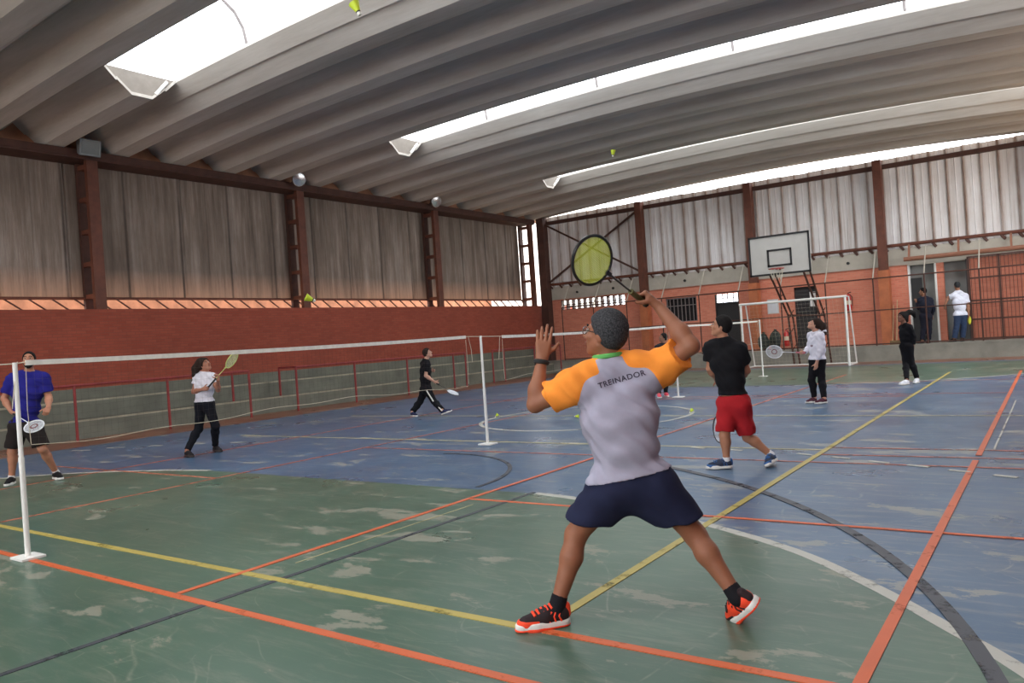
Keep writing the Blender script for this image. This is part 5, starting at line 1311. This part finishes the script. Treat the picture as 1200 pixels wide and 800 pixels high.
# ---- girl in white T-shirt with racket up
D = 12.6
ft = feet(a=(218, 534.5, 233, 536), b=(251, 528.5, 268, 530))
J = dict(pel=(239, 470, 0), chest=(240, 447.5, 0), neck=(239.5, 437, 0), head=(240.5, 427, 0), sha=(231.5, 442.5, 0.04), shb=(248.5, 442, -0.02),
         ela=(227, 459, -0.02), wra=(237, 456, -0.22), elb=(255.5, 457, -0.06), wrb=(255.5, 445.5, -0.22), hipa=(235.5, 473.5, 0.02), hipb=(244, 473.5, -0.02), kna=(233, 502, -0.03), knb=(252.5, 499, -0.03))
g3 = person('girl in white T-shirt and black leggings holding a racket up', J, D, 0.91, 0.75 * CR - 0.55 * CF + 0.45 * UP, (166, 112, 88), None, 0.008, foot=ft, head_up=UP - 0.3 * CR,
            hands={'a': dict(d=CR + 0.2 * UP - 0.3 * CF, t=UP + 0.4 * CR, side='R', curl=(60, 70, 40)), 'b': dict(d=UP - 0.1 * CR, t=-CR, side='L', curl=(50, 60, 40))}, slim=0.95)
o = shirt(g3, cloth((214, 210, 216)), at(239, 470.5, D), -UP, 0.45, 0.020, folds=0.004, sleeve_r=0.072, flare=0.01)
shorts(g3, cloth((20, 21, 27)), 1, 0.012, 0.1, 0.09, 0.008, 'leggings', 0.002, True)
for a in 'ab': shoe(g3.body, ft[a]['heel'], ft[a]['d'], UP, 0.92, cloth((36, 32, 34), 0.7), cloth((70, 60, 58)))
hair_cap(g3, M['hair_brown'], 0.016, (0.070, 0.058), 0.8, None, 0.007, nape=-0.07, locks=((at(235, 424, D), at(229.5, 432, D), 0.07, 0.065), (at(229.5, 432, D), at(227, 440, D), 0.06, 0.035)))
hd = at(249, 448, D - 0.30); racket('pale lime racket raised by the girl in white T-shirt', hd, at(266, 428.5, D - 0.12) - hd, CR * 0.75 - UP * 0.65 - 0.40 * CF, 'frame_lime', 'string_pale', 'grip_black', 0.0016, 0.010)

# ---- boy in black walking
D = 16.85
ft = feet(a=(482, 487.5, 494, 488.2)); heel = gp(517.5, 486, 0.015); ft['b'] = {'heel': heel, 'd': flat(CR) * 1.0 + UP * 0.30, 'up': UP}
J = dict(pel=(499, 454, 0), chest=(498.5, 430, 0), neck=(499, 421.5, 0), head=(501, 413.5, 0), sha=(496.5, 426.5, 0.14), shb=(500.5, 427, -0.14),
         ela=(498, 439, 0.20), wra=(504.5, 435, 0.20), elb=(499, 440, -0.18), wrb=(509, 447, -0.20), hipa=(497.5, 457, 0.06), hipb=(500.5, 457, -0.06), kna=(492, 471, 0.05), knb=(508.5, 470, -0.05))
by = person('boy in black tracksuit with white side stripes walking', J, D, 0.86, 0.88 * CR - 0.25 * CF + 0.42 * UP, (192, 146, 124), None, 0.009, foot=ft, head_up=UP - 0.4 * CR,
            hands={'a': dict(d=CR + 0.2 * UP, t=UP, side='L', curl=(40, 50, 40)), 'b': dict(d=CR - 0.45 * UP, t=UP + 0.3 * CR, side='R', curl=(60, 70, 40))})
shirt(by, cloth((20, 19, 23)), at(499, 456.5, D), -UP, 0.66, 0.022, 0.009, 0.003, sleeve_r=0.08, flare=0.01)
tr = shorts(by, cloth((19, 19, 23)), 1, 0.018, 0.1, 0.08, 0.009, 'trousers', 0.003, 0.05)
for a, b2 in (('hipb', 'knb'), ('knb', 'anb')):
    p0, p1 = by.j[a], by.j[b2]; n_ = -CF; r0, r1 = (0.110, 0.088) if a == 'hipb' else (0.088, 0.076)
    MB().tube([Vector(p0 + n_ * r0), Vector(lerp(p0, p1, 0.5) + n_ * (r0 + r1) / 2), Vector(p1 + n_ * r1)], 0.014, 6).build('side_stripe', M['tape'], tr)
for a in 'ab': shoe(by.body, ft[a]['heel'], ft[a]['d'], UP, 0.9, cloth((36, 42, 74), 0.7), M['white_sole'], vox=0.007)
hair_cap(by, M['hair_brown'], 0.018, (0.068, 0.055), 0.75, vox=0.007, nape=-0.05)
hd = at(511.5, 449, D - 0.20); racket('white racket trailing low from the hand of the walking boy', hd, at(532, 460.5, D - 0.45) - hd, -CF * 0.4 + 0.5 * CR + 1.0 * UP, 'frame_black', 'string_white', 'grip_black', 0.0022, 0.010)

# ---- child mostly hidden behind the coach
D = 17.4
ft = feet(a=(772, 465.5, 776, 467.5), b=(780, 464, 785, 465.5))
J = dict(pel=(776, 429, 0), chest=(777, 411, 0), neck=(777, 403, 0), head=(777, 395.5, 0), sha=(770.5, 407.5, 0), shb=(783.5, 407.5, 0), ela=(768.5, 420, 0), wra=(770, 430, -0.05), elb=(785.5, 420, 0), wrb=(784, 430, -0.05),
         hipa=(773.3, 431.5, 0), hipb=(778.7, 431.5, 0), kna=(772.5, 449, -0.02), knb=(780, 448.5, 0))
hc = person('child in black with pink shoes mostly hidden behind the coach', J, D, 0.82, -0.9 * CR - 0.2 * CF + 0.2 * UP, (150, 106, 84), None, 0.009, foot=ft, hands={'a': dict(d=-UP, t=-CF, side='R'), 'b': dict(d=-UP, t=-CF, side='L')}, slim=0.95)
shirt(hc, cloth((38, 36, 42)), at(776, 432, D), -UP, 0.6, 0.02, 0.009, 0.003, sleeve_r=0.075); shorts(hc, cloth((26, 26, 30)), 1, 0.012, 0.1, 0.09, 0.009, 'leggings', 0.002, True)
for a in 'ab': shoe(hc.body, ft[a]['heel'], ft[a]['d'], UP, 0.88, cloth((226, 84, 98), 0.7), M['white_sole'], vox=0.007)
hair_cap(hc, M['hair'], 0.016, (0.068, 0.058), 0.8, vox=0.007)
